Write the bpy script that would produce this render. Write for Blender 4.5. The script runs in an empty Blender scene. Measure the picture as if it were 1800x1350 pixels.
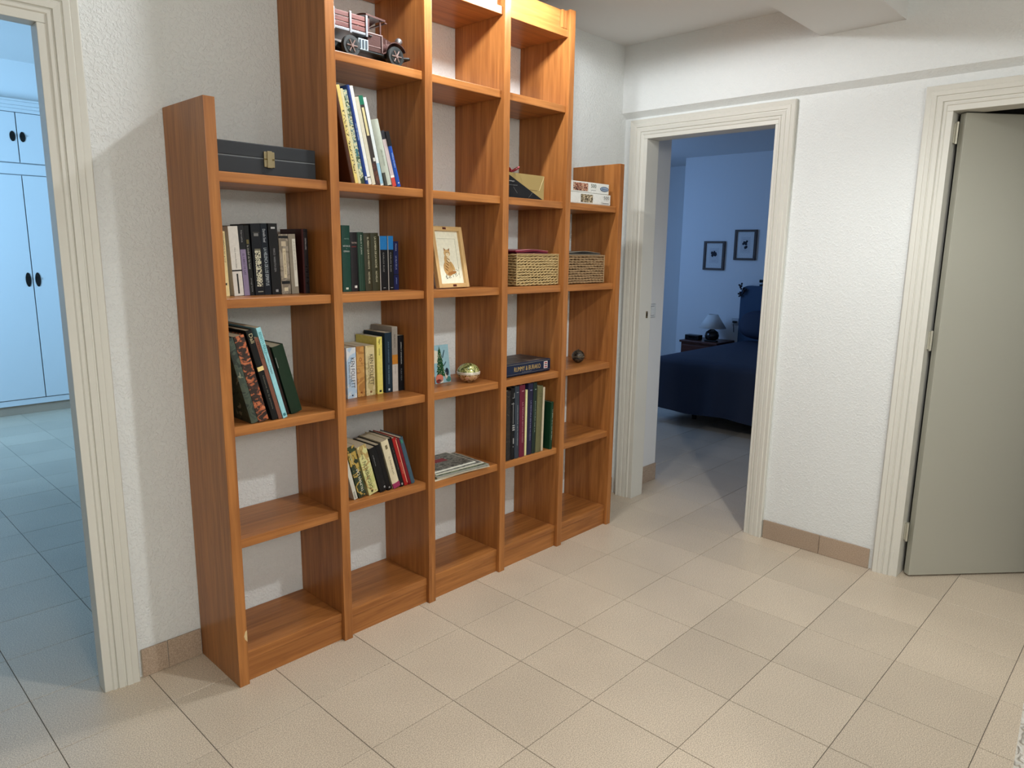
import bpy, bmesh, math, random
from mathutils import Vector, Matrix
random.seed(7)
SC = bpy.context.scene
COL = SC.collection
# ------------------------------------------------------------------ camera
cam_data = bpy.data.cameras.new('camera')
cam_data.sensor_width = 36.0
cam_data.lens = 1246.48 / 1800 * 36.0
cam_data.clip_start = 0.02
cam = bpy.data.objects.new('camera', cam_data)
COL.objects.link(cam)
R3 = Matrix(((0.690991, 0.125341, -0.711913), (-0.722734, 0.138409, -0.677125), (0.013664, 0.982412, 0.186227)))
cam.matrix_world = Matrix.Translation((-1.1912, -2.1995, 1.5065)) @ R3.to_4x4()
SC.camera = cam
# ------------------------------------------------------------------ view, world, lights
SC.view_settings.view_transform = 'Standard'
SC.view_settings.look = 'None'
SC.view_settings.gamma = 1.0
SC.view_settings.use_curve_mapping = False
SC.view_settings.exposure = 0.0
world = bpy.data.worlds.new('world')
SC.world = world
world.use_nodes = True
world.node_tree.nodes['Background'].inputs[0].default_value = (0.6, 0.7, 0.8, 1)
world.node_tree.nodes['Background'].inputs[1].default_value = 0.05


def point_light(name, loc, power, col, rad=0.035):
    l = bpy.data.lights.new(name, 'POINT')
    l.energy = power
    l.color = col
    l.shadow_soft_size = rad
    o = bpy.data.objects.new(name, l)
    o.location = loc
    COL.objects.link(o)


def area_light(name, loc, target, sx, sy, power, col, spread=180):
    l = bpy.data.lights.new(name, 'AREA')
    l.spread = math.radians(spread)
    l.shape = 'RECTANGLE'
    l.size, l.size_y = sx, sy
    l.energy = power
    l.color = col
    o = bpy.data.objects.new(name, l)
    o.location = loc
    o.rotation_euler = (Vector(target) - Vector(loc)).to_track_quat('-Z', 'Y').to_euler()
    COL.objects.link(o)


WARM = (1.0, 0.99, 0.94)
WHITE_A = (0.96, 1.0, 1.03)
WHITE_B = (0.965, 1.0, 1.0)


def down_light(name, loc, power, col, rad, cone=177, blend=0.16):
    l = bpy.data.lights.new(name, 'SPOT')
    l.energy = power
    l.color = col
    l.shadow_soft_size = rad
    l.spot_size = math.radians(cone)
    l.spot_blend = blend
    o = bpy.data.objects.new(name, l)
    o.location = loc
    COL.objects.link(o)


down_light('ceiling_bulb_near_bookcase', (0.58, -0.235, 2.608), 35, WHITE_A, 0.035)
down_light('ceiling_bulb_by_corner', (1.22, -0.235, 2.608), 24, WHITE_A, 0.035)
down_light('ceiling_bulb_behind_beam', (0.80, -1.9, 2.58), 86, WHITE_B, 0.05, 156, 0.45)
point_light('hall_fill_light', (-1.0, -4.0, 2.3), 84, WARM, 0.25)  # unseen fill light added behind the camera to lift the shaded parts
BLUE = (0.26, 0.50, 1.0)
area_light('bedroom_window_light', (4.6, 3.1, 1.6), (5.4, 0.8, 1.0), 1.3, 1.3, 27, BLUE)
area_light('left_room_window_light', (-2.7, 3.5, 1.8), (-0.4, 5.1, 1.9), 1.2, 1.2, 88, (0.33, 0.64, 1.0), 120)

# ------------------------------------------------------------------ materials
_m = {}


def lin(c):
    return tuple(((v / 255) / 12.92 if v / 255 <= 0.04045 else ((v / 255 + 0.055) / 1.055) ** 2.4) for v in c)


def base_mat(name, rgb, rough=0.6, metal=0.0):
    m = bpy.data.materials.new(name)
    m.use_nodes = True
    b = m.node_tree.nodes['Principled BSDF']
    b.inputs['Base Color'].default_value = (*rgb, 1)
    b.inputs['Roughness'].default_value = rough
    b.inputs['Metallic'].default_value = metal
    return m


def noise_bump(m, scale, strength, dist=0.002, detail=3, vec='Object'):
    n = m.node_tree
    tc = n.nodes.new('ShaderNodeTexCoord')
    nz = n.nodes.new('ShaderNodeTexNoise')
    nz.inputs['Scale'].default_value = scale
    nz.inputs['Detail'].default_value = detail
    bp = n.nodes.new('ShaderNodeBump')
    bp.inputs['Strength'].default_value = strength
    bp.inputs['Distance'].default_value = dist
    n.links.new(tc.outputs[vec], nz.inputs['Vector'])
    n.links.new(nz.outputs['Fac'], bp.inputs['Height'])
    n.links.new(bp.outputs['Normal'], n.nodes['Principled BSDF'].inputs['Normal'])
    return nz


def C(rgb, rough=0.5, metal=0.0):
    """plain coloured material with a fine procedural mottling"""
    k = (rgb, rough, metal)
    if k in _m:
        return _m[k]
    m = base_mat('colour_%d_%d_%d' % rgb, lin(rgb), rough, metal)
    m.node_tree.nodes['Principled BSDF'].inputs['Specular IOR Level'].default_value = 0.25
    n = m.node_tree
    tc = n.nodes.new('ShaderNodeTexCoord')
    nz = n.nodes.new('ShaderNodeTexNoise')
    nz.inputs['Scale'].default_value = 90
    nz.inputs['Detail'].default_value = 2
    mx = n.nodes.new('ShaderNodeMixRGB')
    c = lin(rgb)
    mx.inputs[1].default_value = (*[v * 0.86 for v in c], 1)
    mx.inputs[2].default_value = (*[min(1, v * 1.12) for v in c], 1)
    n.links.new(tc.outputs['Object'], nz.inputs['Vector'])
    n.links.new(nz.outputs['Fac'], mx.inputs[0])
    n.links.new(mx.outputs[0], n.nodes['Principled BSDF'].inputs['Base Color'])
    _m[k] = m
    return m


def pattern_mat(name, cols, scale, rough=0.5, stretch=(1, 1, 1), kind='noise'):
    """blotchy printed pattern: colour ramp with hard steps over a noise"""
    m = base_mat(name, lin(cols[0]), rough)
    n = m.node_tree
    tc = n.nodes.new('ShaderNodeTexCoord')
    mp = n.nodes.new('ShaderNodeMapping')
    mp.inputs['Scale'].default_value = stretch
    if kind == 'noise':
        t = n.nodes.new('ShaderNodeTexNoise')
        t.inputs['Detail'].default_value = 4
        t.inputs['Distortion'].default_value = 1.2
        out = t.outputs['Fac']
    else:
        t = n.nodes.new('ShaderNodeTexVoronoi')
        out = t.outputs['Distance']
    t.inputs['Scale'].default_value = scale
    r = n.nodes.new('ShaderNodeValToRGB')
    r.color_ramp.interpolation = 'CONSTANT' if kind != 'soft' else 'LINEAR'
    lo, hi = (0.34, 0.62) if kind == 'noise' else (0.15, 0.6)
    els = r.color_ramp.elements
    els[0].position = 0
    els[0].color = (*lin(cols[0]), 1)
    els[1].position = lo + (hi - lo) / max(1, len(cols) - 1)
    els[1].color = (*lin(cols[1]), 1)
    for i, c in enumerate(cols[2:]):
        e = els.new(lo + (hi - lo) * (i + 2) / (len(cols) - 1))
        e.color = (*lin(c), 1)
    n.links.new(tc.outputs['Object'], mp.inputs['Vector'])
    n.links.new(mp.outputs['Vector'], t.inputs['Vector'])
    n.links.new(out, r.inputs['Fac'])
    n.links.new(r.outputs['Color'], n.nodes['Principled BSDF'].inputs['Base Color'])
    return m


def gotele(name, rgb, scale=75, strength=0.6, dist=0.004):
    m = base_mat(name, rgb, 0.75)
    n = m.node_tree
    tc = n.nodes.new('ShaderNodeTexCoord')
    nz = n.nodes.new('ShaderNodeTexNoise')
    nz.inputs['Scale'].default_value = scale
    nz.inputs['Detail'].default_value = 2.5
    nz.inputs['Roughness'].default_value = 0.45
    nz.inputs['Distortion'].default_value = 0.5
    r = n.nodes.new('ShaderNodeMapRange')
    r.inputs['From Min'].default_value = 0.42
    r.inputs['From Max'].default_value = 0.68
    r.interpolation_type = 'SMOOTHSTEP'
    bp = n.nodes.new('ShaderNodeBump')
    bp.inputs['Strength'].default_value = strength
    bp.inputs['Distance'].default_value = dist
    n.links.new(tc.outputs['Object'], nz.inputs['Vector'])
    n.links.new(nz.outputs['Fac'], r.inputs['Value'])
    n.links.new(r.outputs['Result'], bp.inputs['Height'])
    n.links.new(bp.outputs['Normal'], n.nodes['Principled BSDF'].inputs['Normal'])
    return m


def wood(name, dark, light, axis, scale=1.0, rough=0.33):
    m = base_mat(name, light, rough)
    n = m.node_tree
    tc = n.nodes.new('ShaderNodeTexCoord')
    mp = n.nodes.new('ShaderNodeMapping')
    m.node_tree.nodes['Principled BSDF'].inputs['Specular IOR Level'].default_value = 0.32
    s = [26 * scale] * 3
    s['xyz'.index(axis)] = 1.6 * scale
    mp.inputs['Scale'].default_value = s
    n1 = n.nodes.new('ShaderNodeTexNoise')
    n1.inputs['Scale'].default_value = 1.0
    n1.inputs['Detail'].default_value = 6
    n1.inputs['Roughness'].default_value = 0.62
    n1.inputs['Distortion'].default_value = 0.9
    mp2 = n.nodes.new('ShaderNodeMapping')
    s2 = [110 * scale] * 3
    s2['xyz'.index(axis)] = 5 * scale
    mp2.inputs['Scale'].default_value = s2
    n2 = n.nodes.new('ShaderNodeTexNoise')
    n2.inputs['Detail'].default_value = 2
    n2.inputs['Scale'].default_value = 1.0
    ad = n.nodes.new('ShaderNodeMath')
    ad.operation = 'MULTIPLY_ADD'
    ad.inputs[1].default_value = 0.35
    r = n.nodes.new('ShaderNodeValToRGB')
    r.color_ramp.elements[0].position = 0.5
    r.color_ramp.elements[0].color = (*dark, 1)
    r.color_ramp.elements[1].position = 0.85
    r.color_ramp.elements[1].color = (*light, 1)
    n.links.new(tc.outputs['Object'], mp.inputs['Vector'])
    n.links.new(tc.outputs['Object'], mp2.inputs['Vector'])
    n.links.new(mp.outputs['Vector'], n1.inputs['Vector'])
    n.links.new(mp2.outputs['Vector'], n2.inputs['Vector'])
    n.links.new(n2.outputs['Fac'], ad.inputs[0])
    n.links.new(n1.outputs['Fac'], ad.inputs[2])
    n.links.new(ad.outputs[0], r.inputs['Fac'])
    n.links.new(r.outputs['Color'], n.nodes['Principled BSDF'].inputs['Base Color'])
    return m


W_DARK, W_LIGHT = (0.275, 0.098, 0.026), (0.46, 0.183, 0.050)
WOOD_V = wood('cherry_wood_upright_grain', W_DARK, W_LIGHT, 'z')
WOOD_H = wood('cherry_wood_level_grain', W_DARK, W_LIGHT, 'x')
WALL = gotele('textured_white_wall', (0.775, 0.795, 0.785), 115, 0.55, 0.003)
WALL_R = gotele('fine_textured_white_wall', (0.775, 0.795, 0.785), 120, 0.45, 0.0025)
CEIL = gotele('smooth_white_ceiling', (0.74, 0.73, 0.715), 160, 0.12, 0.001)
PLAIN = gotele('plain_bedroom_wall', (0.78, 0.78, 0.77), 120, 0.1, 0.001)
TRIM = base_mat('cream_painted_trim', (0.70, 0.685, 0.62), 0.38)
noise_bump(TRIM, 60, 0.08, 0.001)
DOORM = base_mat('greige_painted_door', (0.43, 0.42, 0.355), 0.4)
noise_bump(DOORM, 200, 0.03, 0.0005)
GROUT = base_mat('dark_grout', (0.13, 0.11, 0.09), 0.9)
GROUTL = base_mat('pale_grout', (0.6, 0.55, 0.47), 0.9)


def tile_mat(name, a, b, rough):
    m = base_mat(name, a, rough)
    n = m.node_tree
    g = n.nodes.new('ShaderNodeNewGeometry')
    nz = n.nodes.new('ShaderNodeTexNoise')
    nz.inputs['Scale'].default_value = 300
    nz.inputs['Detail'].default_value = 4
    nz2 = n.nodes.new('ShaderNodeTexNoise')
    nz2.inputs['Scale'].default_value = 2.2
    nz2.inputs['Detail'].default_value = 3
    r = n.nodes.new('ShaderNodeValToRGB')
    r.color_ramp.elements[0].position = 0.40
    r.color_ramp.elements[0].color = (*a, 1)
    r.color_ramp.elements[1].position = 0.60
    r.color_ramp.elements[1].color = (*b, 1)
    oi = n.nodes.new('ShaderNodeObjectInfo')
    mr = n.nodes.new('ShaderNodeMapRange')
    mr.inputs['To Min'].default_value = 0.93
    mr.inputs['To Max'].default_value = 1.05
    mr2 = n.nodes.new('ShaderNodeMapRange')
    mr2.inputs['From Min'].default_value = 0.3
    mr2.inputs['From Max'].default_value = 0.7
    mr2.inputs['To Min'].default_value = 0.93
    mr2.inputs['To Max'].default_value = 1.05
    mu = n.nodes.new('ShaderNodeMath')
    mu.operation = 'MULTIPLY'
    hs = n.nodes.new('ShaderNodeHueSaturation')
    n.links.new(g.outputs['Position'], nz.inputs['Vector'])
    n.links.new(g.outputs['Position'], nz2.inputs['Vector'])
    n.links.new(nz.outputs['Fac'], r.inputs['Fac'])
    n.links.new(oi.outputs['Random'], mr.inputs['Value'])
    n.links.new(nz2.outputs['Fac'], mr2.inputs['Value'])
    n.links.new(mr.outputs[0], mu.inputs[0])
    n.links.new(mr2.outputs[0], mu.inputs[1])
    n.links.new(mu.outputs[0], hs.inputs['Value'])
    n.links.new(r.outputs['Color'], hs.inputs['Color'])
    n.links.new(hs.outputs['Color'], n.nodes['Principled BSDF'].inputs['Base Color'])
    return m


TILE = tile_mat('speckled_beige_tile', (0.47, 0.380, 0.285), (0.77, 0.66, 0.52), 0.36)
TILEB = tile_mat('speckled_tan_skirting', (0.34, 0.25, 0.18), (0.49, 0.375, 0.28), 0.45)
BRASS = base_mat('aged_brass', (0.24, 0.19, 0.10), 0.45, 0.6)
noise_bump(BRASS, 300, 0.2, 0.0005)
CHROME = base_mat('worn_steel', (0.5, 0.52, 0.55), 0.3, 0.9)
noise_bump(CHROME, 200, 0.1, 0.0005)
PAGES = base_mat('page_block', lin((205, 192, 165)), 0.8)
noise_bump(PAGES, 500, 0.3, 0.0005)
GLASS = base_mat('picture_glass', (0.9, 0.9, 0.9), 0.05)
GLASS.node_tree.nodes['Principled BSDF'].inputs['Alpha'].default_value = 0.08


# ------------------------------------------------------------------ mesh helpers
def BM():
    return bmesh.new()


def box(bm, x0, x1, y0, y1, z0, z1, M=None):
    vs = [bm.verts.new((x, y, z)) for x in (x0, x1) for y in (y0, y1) for z in (z0, z1)]
    for f in ((0, 1, 3, 2), (4, 6, 7, 5), (0, 4, 5, 1), (2, 3, 7, 6), (0, 2, 6, 4), (1, 5, 7, 3)):
        bm.faces.new([vs[i] for i in f])
    if M is not None:
        bmesh.ops.transform(bm, matrix=M, verts=vs)
    return vs


def cyl(bm, p0, p1, r0, r1=None, n=16, caps=True):
    r1 = r0 if r1 is None else r1
    p0, p1 = Vector(p0), Vector(p1)
    d = (p1 - p0).normalized()
    a = d.orthogonal().normalized()
    b = d.cross(a)
    A = [bm.verts.new(p0 + (a * math.cos(t) + b * math.sin(t)) * r0) for t in [2 * math.pi * i / n for i in range(n)]]
    B = [bm.verts.new(p1 + (a * math.cos(t) + b * math.sin(t)) * r1) for t in [2 * math.pi * i / n for i in range(n)]]
    for i in range(n):
        bm.faces.new((A[i], A[(i + 1) % n], B[(i + 1) % n], B[i]))
    if caps:
        bm.faces.new(A[::-1])
        bm.faces.new(B)


def lathe(bm, prof, c=(0, 0, 0), n=24):
    rings = []
    for r, z in prof:
        rings.append([bm.verts.new((c[0] + r * math.cos(2 * math.pi * i / n), c[1] + r * math.sin(2 * math.pi * i / n), c[2] + z)) for i in range(n)])
    for a, b in zip(rings, rings[1:]):
        for i in range(n):
            bm.faces.new((a[i], a[(i + 1) % n], b[(i + 1) % n], b[i]))
    bm.faces.new(rings[0][::-1])
    bm.faces.new(rings[-1])


def tube(bm, pts, r, n=8, closed=False, lobes=None):
    """sweep a round or twisted section along a polyline"""
    P = [Vector(p) for p in pts]
    N = len(P)
    rings = []
    up = Vector((0, 0, 1))
    L = 0
    for i, p in enumerate(P):
        if closed:
            d = P[(i + 1) % N] - P[i - 1]
        else:
            d = P[min(i + 1, N - 1)] - P[max(i - 1, 0)]
        d.normalize()
        a = d.cross(up)
        if a.length < 1e-3:
            a = d.orthogonal()
        a.normalize()
        b = a.cross(d)
        ring = []
        for k in range(n):
            t = 2 * math.pi * k / n
            rr = r
            if lobes:
                rr = r * (1 + lobes[1] * math.cos(2 * (t - L * lobes[0] - lobes[2])))
            ring.append(bm.verts.new(p + (a * math.cos(t) + b * math.sin(t)) * rr))
        rings.append(ring)
        if i + 1 < N:
            L += (P[i + 1] - p).length
    rng = range(N) if closed else range(N - 1)
    for i in rng:
        a, b = rings[i], rings[(i + 1) % N]
        for k in range(n):
            bm.faces.new((a[k], a[(k + 1) % n], b[(k + 1) % n], b[k]))
    if not closed:
        bm.faces.new(rings[0][::-1])
        bm.faces.new(rings[-1])


def poly(bm, pts, y, th=0.0006):
    """flat shape in the x-z plane, facing -y"""
    A = [bm.verts.new((p[0], y, p[1])) for p in pts]
    B = [bm.verts.new((p[0], y - th, p[1])) for p in pts]
    n = len(pts)
    bm.faces.new(A)
    bm.faces.new(B[::-1])
    for i in range(n):
        bm.faces.new((A[i], B[i], B[(i + 1) % n], A[(i + 1) % n]))


def ell(cx, cz, rx, rz, rot=0, n=18):
    return [(cx + rx * math.cos(t) * math.cos(rot) - rz * math.sin(t) * math.sin(rot),
             cz + rx * math.cos(t) * math.sin(rot) + rz * math.sin(t) * math.cos(rot)) for t in [2 * math.pi * i / n for i in range(n)]]


def obj(name, bm, mat, parent=None, bevel=0.0, smooth=False, loc=None):
    if not isinstance(bm, bpy.types.Mesh):
        bmesh.ops.recalc_face_normals(bm, faces=bm.faces)
        if bevel:
            bmesh.ops.bevel(bm, geom=list(bm.edges), offset=bevel, segments=2, profile=0.6, affect='EDGES', clamp_overlap=True)
        me = bpy.data.meshes.new(name)
        bm.to_mesh(me)
        bm.free()
    else:
        me = bm
    if smooth:
        for p in me.polygons:
            p.use_smooth = True
    if mat is not None and not me.materials:
        me.materials.append(mat)
    o = bpy.data.objects.new(name, me)
    COL.objects.link(o)
    if parent is not None:
        o.parent = parent
    if loc:
        o.location = loc
    return o


def tag(o, label=None, cat=None, group=None, kind=None):
    if label: o['label'] = label
    if cat: o['category'] = cat
    if group: o['group'] = group
    if kind: o['kind'] = kind
    return o


def thing(name, label, cat, loc=(0, 0, 0), rot=(0, 0, 0), group=None):
    o = bpy.data.objects.new(name, None)
    o.empty_display_size = 0.05
    COL.objects.link(o)
    o.location = loc
    o.rotation_euler = rot
    return tag(o, label, cat, group)


def bobj(name, b, mat, parent=None, bevel=0.0):
    bm = BM()
    box(bm, *b)
    return obj(name, bm, mat, parent, bevel)


def struct(name, boxes, mat, parent=None, bevel=0.0):
    bm = BM()
    for b in boxes:
        box(bm, *b)
    o = obj(name, bm, mat, parent, bevel)
    if parent is None:
        tag(o, kind='structure')
    return o


_tc = {}


def text_mesh(body):
    if body in _tc:
        return _tc[body]
    cu = bpy.data.curves.new('lettering', 'FONT')
    cu.body = body
    cu.resolution_u = 2
    o = bpy.data.objects.new('lettering_source', cu)
    me = bpy.data.meshes.new_from_object(o)
    vs = [tuple(v.co[:2]) for v in me.vertices]
    fs = [tuple(p.vertices) for p in me.polygons]
    bpy.data.objects.remove(o)
    bpy.data.curves.remove(cu)
    bpy.data.meshes.remove(me)
    x0, x1 = min(v[0] for v in vs), max(v[0] for v in vs)
    y0, y1 = min(v[1] for v in vs), max(v[1] for v in vs)
    vs = [((v[0] - x0) / (x1 - x0), (v[1] - y0) / (y1 - y0)) for v in vs]
    _tc[body] = (vs, fs)
    return _tc[body]


def text(parent, body, cx, z0, z1, width, col, mode='down', y=0.0, mat=None):
    """lettering on a face that looks to -y. down/up: runs from z1 to z0 or back, letters 'width' tall across x.
    flat: runs along x over 'width', letters from z0 to z1"""
    vs, fs = text_mesh(body)
    out = []
    for u, v in vs:
        if mode == 'down':
            out.append((cx + (v - 0.5) * width, y - 0.0006, z1 - u * (z1 - z0)))
        elif mode == 'up':
            out.append((cx - (v - 0.5) * width, y - 0.0006, z0 + u * (z1 - z0)))
        else:
            out.append((cx + (u - 0.5) * width, y - 0.0006, z0 + v * (z1 - z0)))
    me = bpy.data.meshes.new('lettering')
    me.from_pydata(out, [], fs)
    me.materials.append(mat or C(col, 0.5))
    o = bpy.data.objects.new('lettering', me)
    COL.objects.link(o)
    o.parent = parent
    return o


# ------------------------------------------------------------------ the setting
WY = 0.309          # bookcase wall plane
RX = 2.37           # right wall plane (lower part)
CZ = 2.64
T = 1 / 3
TX, TY = 0.2508, -0.2412

floor = struct('floor', [(-4.2, 8.2, -5.2, 5.4, -0.12, -0.0022)], GROUT)


def tile_mesh(name, sx, sy, th, bev):
    bm = BM()
    box(bm, -sx / 2, sx / 2, -sy / 2, sy / 2, -th, 0)
    bmesh.ops.recalc_face_normals(bm, faces=bm.faces)
    top = [e for e in bm.edges if all(v.co.z > -1e-6 for v in e.verts)]
    bmesh.ops.bevel(bm, geom=top, offset=bev, segments=1, affect='EDGES')
    me = bpy.data.meshes.new(name)
    bm.to_mesh(me)
    bm.free()
    return me


tm = tile_mesh('tile', T - 0.0022, T - 0.0022, 0.006, 0.0007)
tm.materials.append(TILE)
cells = []
for i in range(-14, 24):
    for j in range(-16, 17):
        cx, cy = TX + (i + 0.5) * T, TY + (j + 0.5) * T
        if not (-3.6 < cx < 7.2 and -4.2 < cy < 5.3):
            continue
        dx, dy = cx + 1.1912, cy + 2.1995
        ang = math.degrees(math.atan2(dy, dx))
        d = math.hypot(dx, dy)
        seen = -2 < ang < 86 and d > 1.0
        # what the walls hide: behind the bookcase wall only the left room, behind the right wall only the bedroom strip
        if cy > 0.45 and cx < 2.7 and not (ang > 70):
            seen = False
        if cx > 2.6 and not (22 < ang < 39 and d < 7):
            seen = False
        cells.append((0 if seen else 1, d, cx, cy))
cells.sort()
for k, (s, d, cx, cy) in enumerate(cells[:298]):
    o = bpy.data.objects.new('tile', tm)
    COL.objects.link(o)
    o.parent = floor
    o.location = (cx, cy, random.uniform(-0.0002, 0.0002))
bm = BM()
for s, d, cx, cy in cells[298:]:
    h = T / 2 - 0.0011
    box(bm, cx - h, cx + h, cy - h, cy + h, -0.006, 0)
rest = obj('tiles', bm, TILE, floor)
tag(rest, kind='stuff')

# walls. left wall holds the bookcase and the first doorway (x -1.33 .. -0.53)
DL0, DL1, DTOP = -1.33, -0.537, 2.15
struct('wall_left', [(-4.0, DL0, WY, WY + 0.07, 0, CZ), (DL0, DL1, WY, WY + 0.07, DTOP, CZ), (DL1, RX + 0.1, WY, WY + 0.07, 0, CZ)], WALL)
# right wall with the bedroom doorway (y -0.605 .. 0.172) and the third doorway (y -2.13 .. -1.343)
D2a, D2b, D3a, D3b = -0.605, 0.172, -2.13, -1.343
struct('wall_right', [(RX, RX + 0.10, D2b, WY, 0, DTOP), (RX, RX + 0.10, D3b, D2a, 0, DTOP), (RX, RX + 0.10, -4.6, D3a, 0, DTOP),
                      (RX, RX + 0.10, -4.6, WY, DTOP, CZ)], WALL_R)
bm = BM()
pf = [(2.333, 2.280), (2.333, CZ), (RX, CZ), (RX, 2.252)]
A = [bm.verts.new((x, -4.6, z)) for x, z in pf]
Bv = [bm.verts.new((x, WY, z)) for x, z in pf]
for i in range(4):
    bm.faces.new((A[i], A[(i + 1) % 4], Bv[(i + 1) % 4], Bv[i]))
bm.faces.new(A)
bm.faces.new(Bv[::-1])
tag(obj('trim_1', bm, WALL_R), kind='structure')
tag(bpy.data.objects['trim_1'], label='upper band of white wall standing slightly proud above both door frames')
struct('wall_front', [(-4.0, RX + 0.1, -4.7, -4.6, 0, CZ)], WALL_R)
struct('wall_back', [(-4.1, -4.0, -4.7, 5.3, 0, 3.02)], WALL_R)
struct('wall_near', [(0.30, 0.44, -4.6, -2.079, 0, 1.0), ], gotele('near_textured_wall', (0.80, 0.795, 0.77), 70, 0.8, 0.005))
bpy.data.objects['wall_near']['label'] = 'end of a low white textured wall cut off at the lower right'
struct('ceiling', [(-4.0, RX + 0.1, -4.6, WY + 0.07, CZ, CZ + 0.1)], CEIL)
struct('trim_2', [(-4.0, 2.335, -1.149, -0.789, 2.497, CZ)], CEIL)
bpy.data.objects['trim_2']['label'] = 'shallow boxed beam crossing the ceiling toward the doors'
# bedroom shell
struct('wall_bedroom', [(RX + 0.1, 2.80, 0.262, 0.36, 0, 2.56), (2.70, 2.80, 0.36, 3.3, 0, 2.56), (6.2, 6.3, -1.0, 2.07, 0, 2.56),
                        (6.2, 6.9, 2.07, 2.16, 0, 2.56), (6.85, 6.95, 2.16, 3.3, 0, 2.56), (2.8, 6.9, 3.2, 3.3, 0, 2.56),
                        (RX + 0.1, 6.3, -1.0, -0.9, 0, 2.56)], PLAIN)
struct('ceiling_bedroom', [(RX + 0.1, 7.0, -1.0, 3.3, 2.55, 2.65)], CEIL)
# left room shell
struct('wall_left_room', [(1.25, 1.35, WY + 0.07, 5.9, 0, 3.02), (-4.0, 1.25, 5.7, 5.8, 0, 3.02)], PLAIN)
struct('ceiling_left_room', [(-4.0, 1.35, WY, 5.9, 3.01, 3.1), ], CEIL)
# dark room behind the third doorway; its shade is put into the wall colour
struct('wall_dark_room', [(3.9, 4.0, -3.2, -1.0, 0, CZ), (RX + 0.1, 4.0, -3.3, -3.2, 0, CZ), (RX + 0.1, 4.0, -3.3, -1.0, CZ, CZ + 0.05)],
       base_mat('shade_darkened_paint', (0.25, 0.25, 0.24), 0.8))


# skirting tiles
def skirting(name, a, b, face, axis, h=0.1, cut0=0.0, inward=-1, parentname=None):
    """axis x: runs along x on plane y=face; axis y: along y on plane x=face"""
    bm = BM()
    g = 0.004
    if axis == 'x':
        box(bm, a, b, min(face, face + inward * g), max(face, face + inward * g), 0, h - 0.004)
    else:
        box(bm, min(face, face + inward * g), max(face, face + inward * g), a, b, 0, h - 0.004)
    root = obj(name, bm, GROUTL)
    tag(root, kind='structure')
    p = a + cut0
    edges = [a]
    while p < b:
        if p > a + 0.01:
            edges.append(p)
        p += T
    edges.append(b)
    for e0, e1 in zip(edges, edges[1:]):
        bm = BM()
        f0, f1 = face + inward * 0.002, face + inward * 0.010
        if axis == 'x':
            box(bm, e0 + 0.0015, e1 - 0.0015, min(f0, f1), max(f0, f1), 0.001, h)
        else:
            box(bm, min(f0, f1), max(f0, f1), e0 + 0.0015, e1 - 0.0015, 0.001, h)
        obj('tile', bm, TILEB, root, 0.001)
    return root


skirting('baseboard_left', -0.437, -0.226, WY, 'x', 0.104, 0.09)
skirting('baseboard_right', -1.235, -0.697, RX, 'y', 0.1, 0.24)
skirting('baseboard_corner', 1.94, RX, WY, 'x', 0.1, 0.2)
skirting('baseboard_passage', RX + 0.11, 2.80, 0.262, 'x', 0.115, 0.0)


# door casings: a moulded profile swept round three sides, mitred at the corners
PROF = [(0.0, 0.0), (0.0, 0.010), (0.006, 0.016), (0.0145, 0.017), (0.0165, 0.012), (0.0195, 0.012), (0.0215, 0.018), (0.039, 0.021),
        (0.0415, 0.0175), (0.0445, 0.0175), (0.047, 0.022), (0.063, 0.024), (0.066, 0.0205), (0.069, 0.0215), (0.084, 0.025), (0.088, 0.021), (0.088, 0.0)]


def casing(root, s0, s1, zt, place):
    for part in range(3):
        bm = BM()
        A, B = [], []
        for w, n in PROF:
            if part == 0:
                p, q = (s0 - w, 0), (s0 - w, zt + w)
            elif part == 1:
                p, q = (s0 - w, zt + w), (s1 + w, zt + w)
            else:
                p, q = (s1 + w, zt + w), (s1 + w, 0)
            A.append(bm.verts.new(place(p[0], n, p[1])))
            B.append(bm.verts.new(place(q[0], n, q[1])))
        m = len(PROF)
        for i in range(m):
            bm.faces.new((A[i], A[(i + 1) % m], B[(i + 1) % m], B[i]))
        bm.faces.new(A)
        bm.faces.new(B[::-1])
        obj('casing', bm, TRIM, root)


def door_root(name, loc, label):
    o = bpy.data.objects.new(name, None)
    COL.objects.link(o)
    tag(o, label, kind='structure')
    return o


PL = lambda s, n, z: (s, WY - n, z)
PR = lambda s, n, z: (RX - n, s, z)
d1 = door_root('door_1', None, 'cream moulded frame of the open doorway at the far left')
casing(d1, DL0, DL1, DTOP, PL)
for b in ((DL1 - 0.022, DL1 + 0.003, WY - 0.012, WY + 0.05, 0, DTOP - 0.0222), (DL0 - 0.003, DL0 + 0.022, WY - 0.012, WY + 0.05, 0, DTOP - 0.0222), (DL0 - 0.003, DL1 + 0.003, WY - 0.0125, WY + 0.05, DTOP - 0.022, DTOP + 0.003)):
    bobj('jamb', b, TRIM, d1, 0.002)
d2 = door_root('door_2', None, 'cream moulded frame of the open bedroom doorway')
casing(d2, D2a, D2b, DTOP, PR)
for b in ((RX - 0.012, RX + 0.11, D2b - 0.024, D2b + 0.003, 0, DTOP - 0.0182), (RX - 0.012, RX + 0.11, D2a - 0.003, D2a + 0.012, 0, DTOP - 0.0182), (RX - 0.0125, RX + 0.11, D2a - 0.003, D2b + 0.003, DTOP - 0.018, DTOP + 0.003)):
    bobj('jamb', b, TRIM, d2, 0.002)
bobj('strike_plate', (2.428, 2.446, D2b - 0.0265, D2b - 0.0235, 1.115, 1.155), BRASS, d2, 0.001)
bobj('latch_hole', (2.433, 2.442, D2b - 0.0270, D2b - 0.0262, 1.126, 1.146), C((20, 18, 16)), d2)
d3 = door_root('door_3', None, 'doorway at the right edge with a plain greige door standing open inward')
casing(d3, D3a, D3b, DTOP - 0.025, PR)
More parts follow.
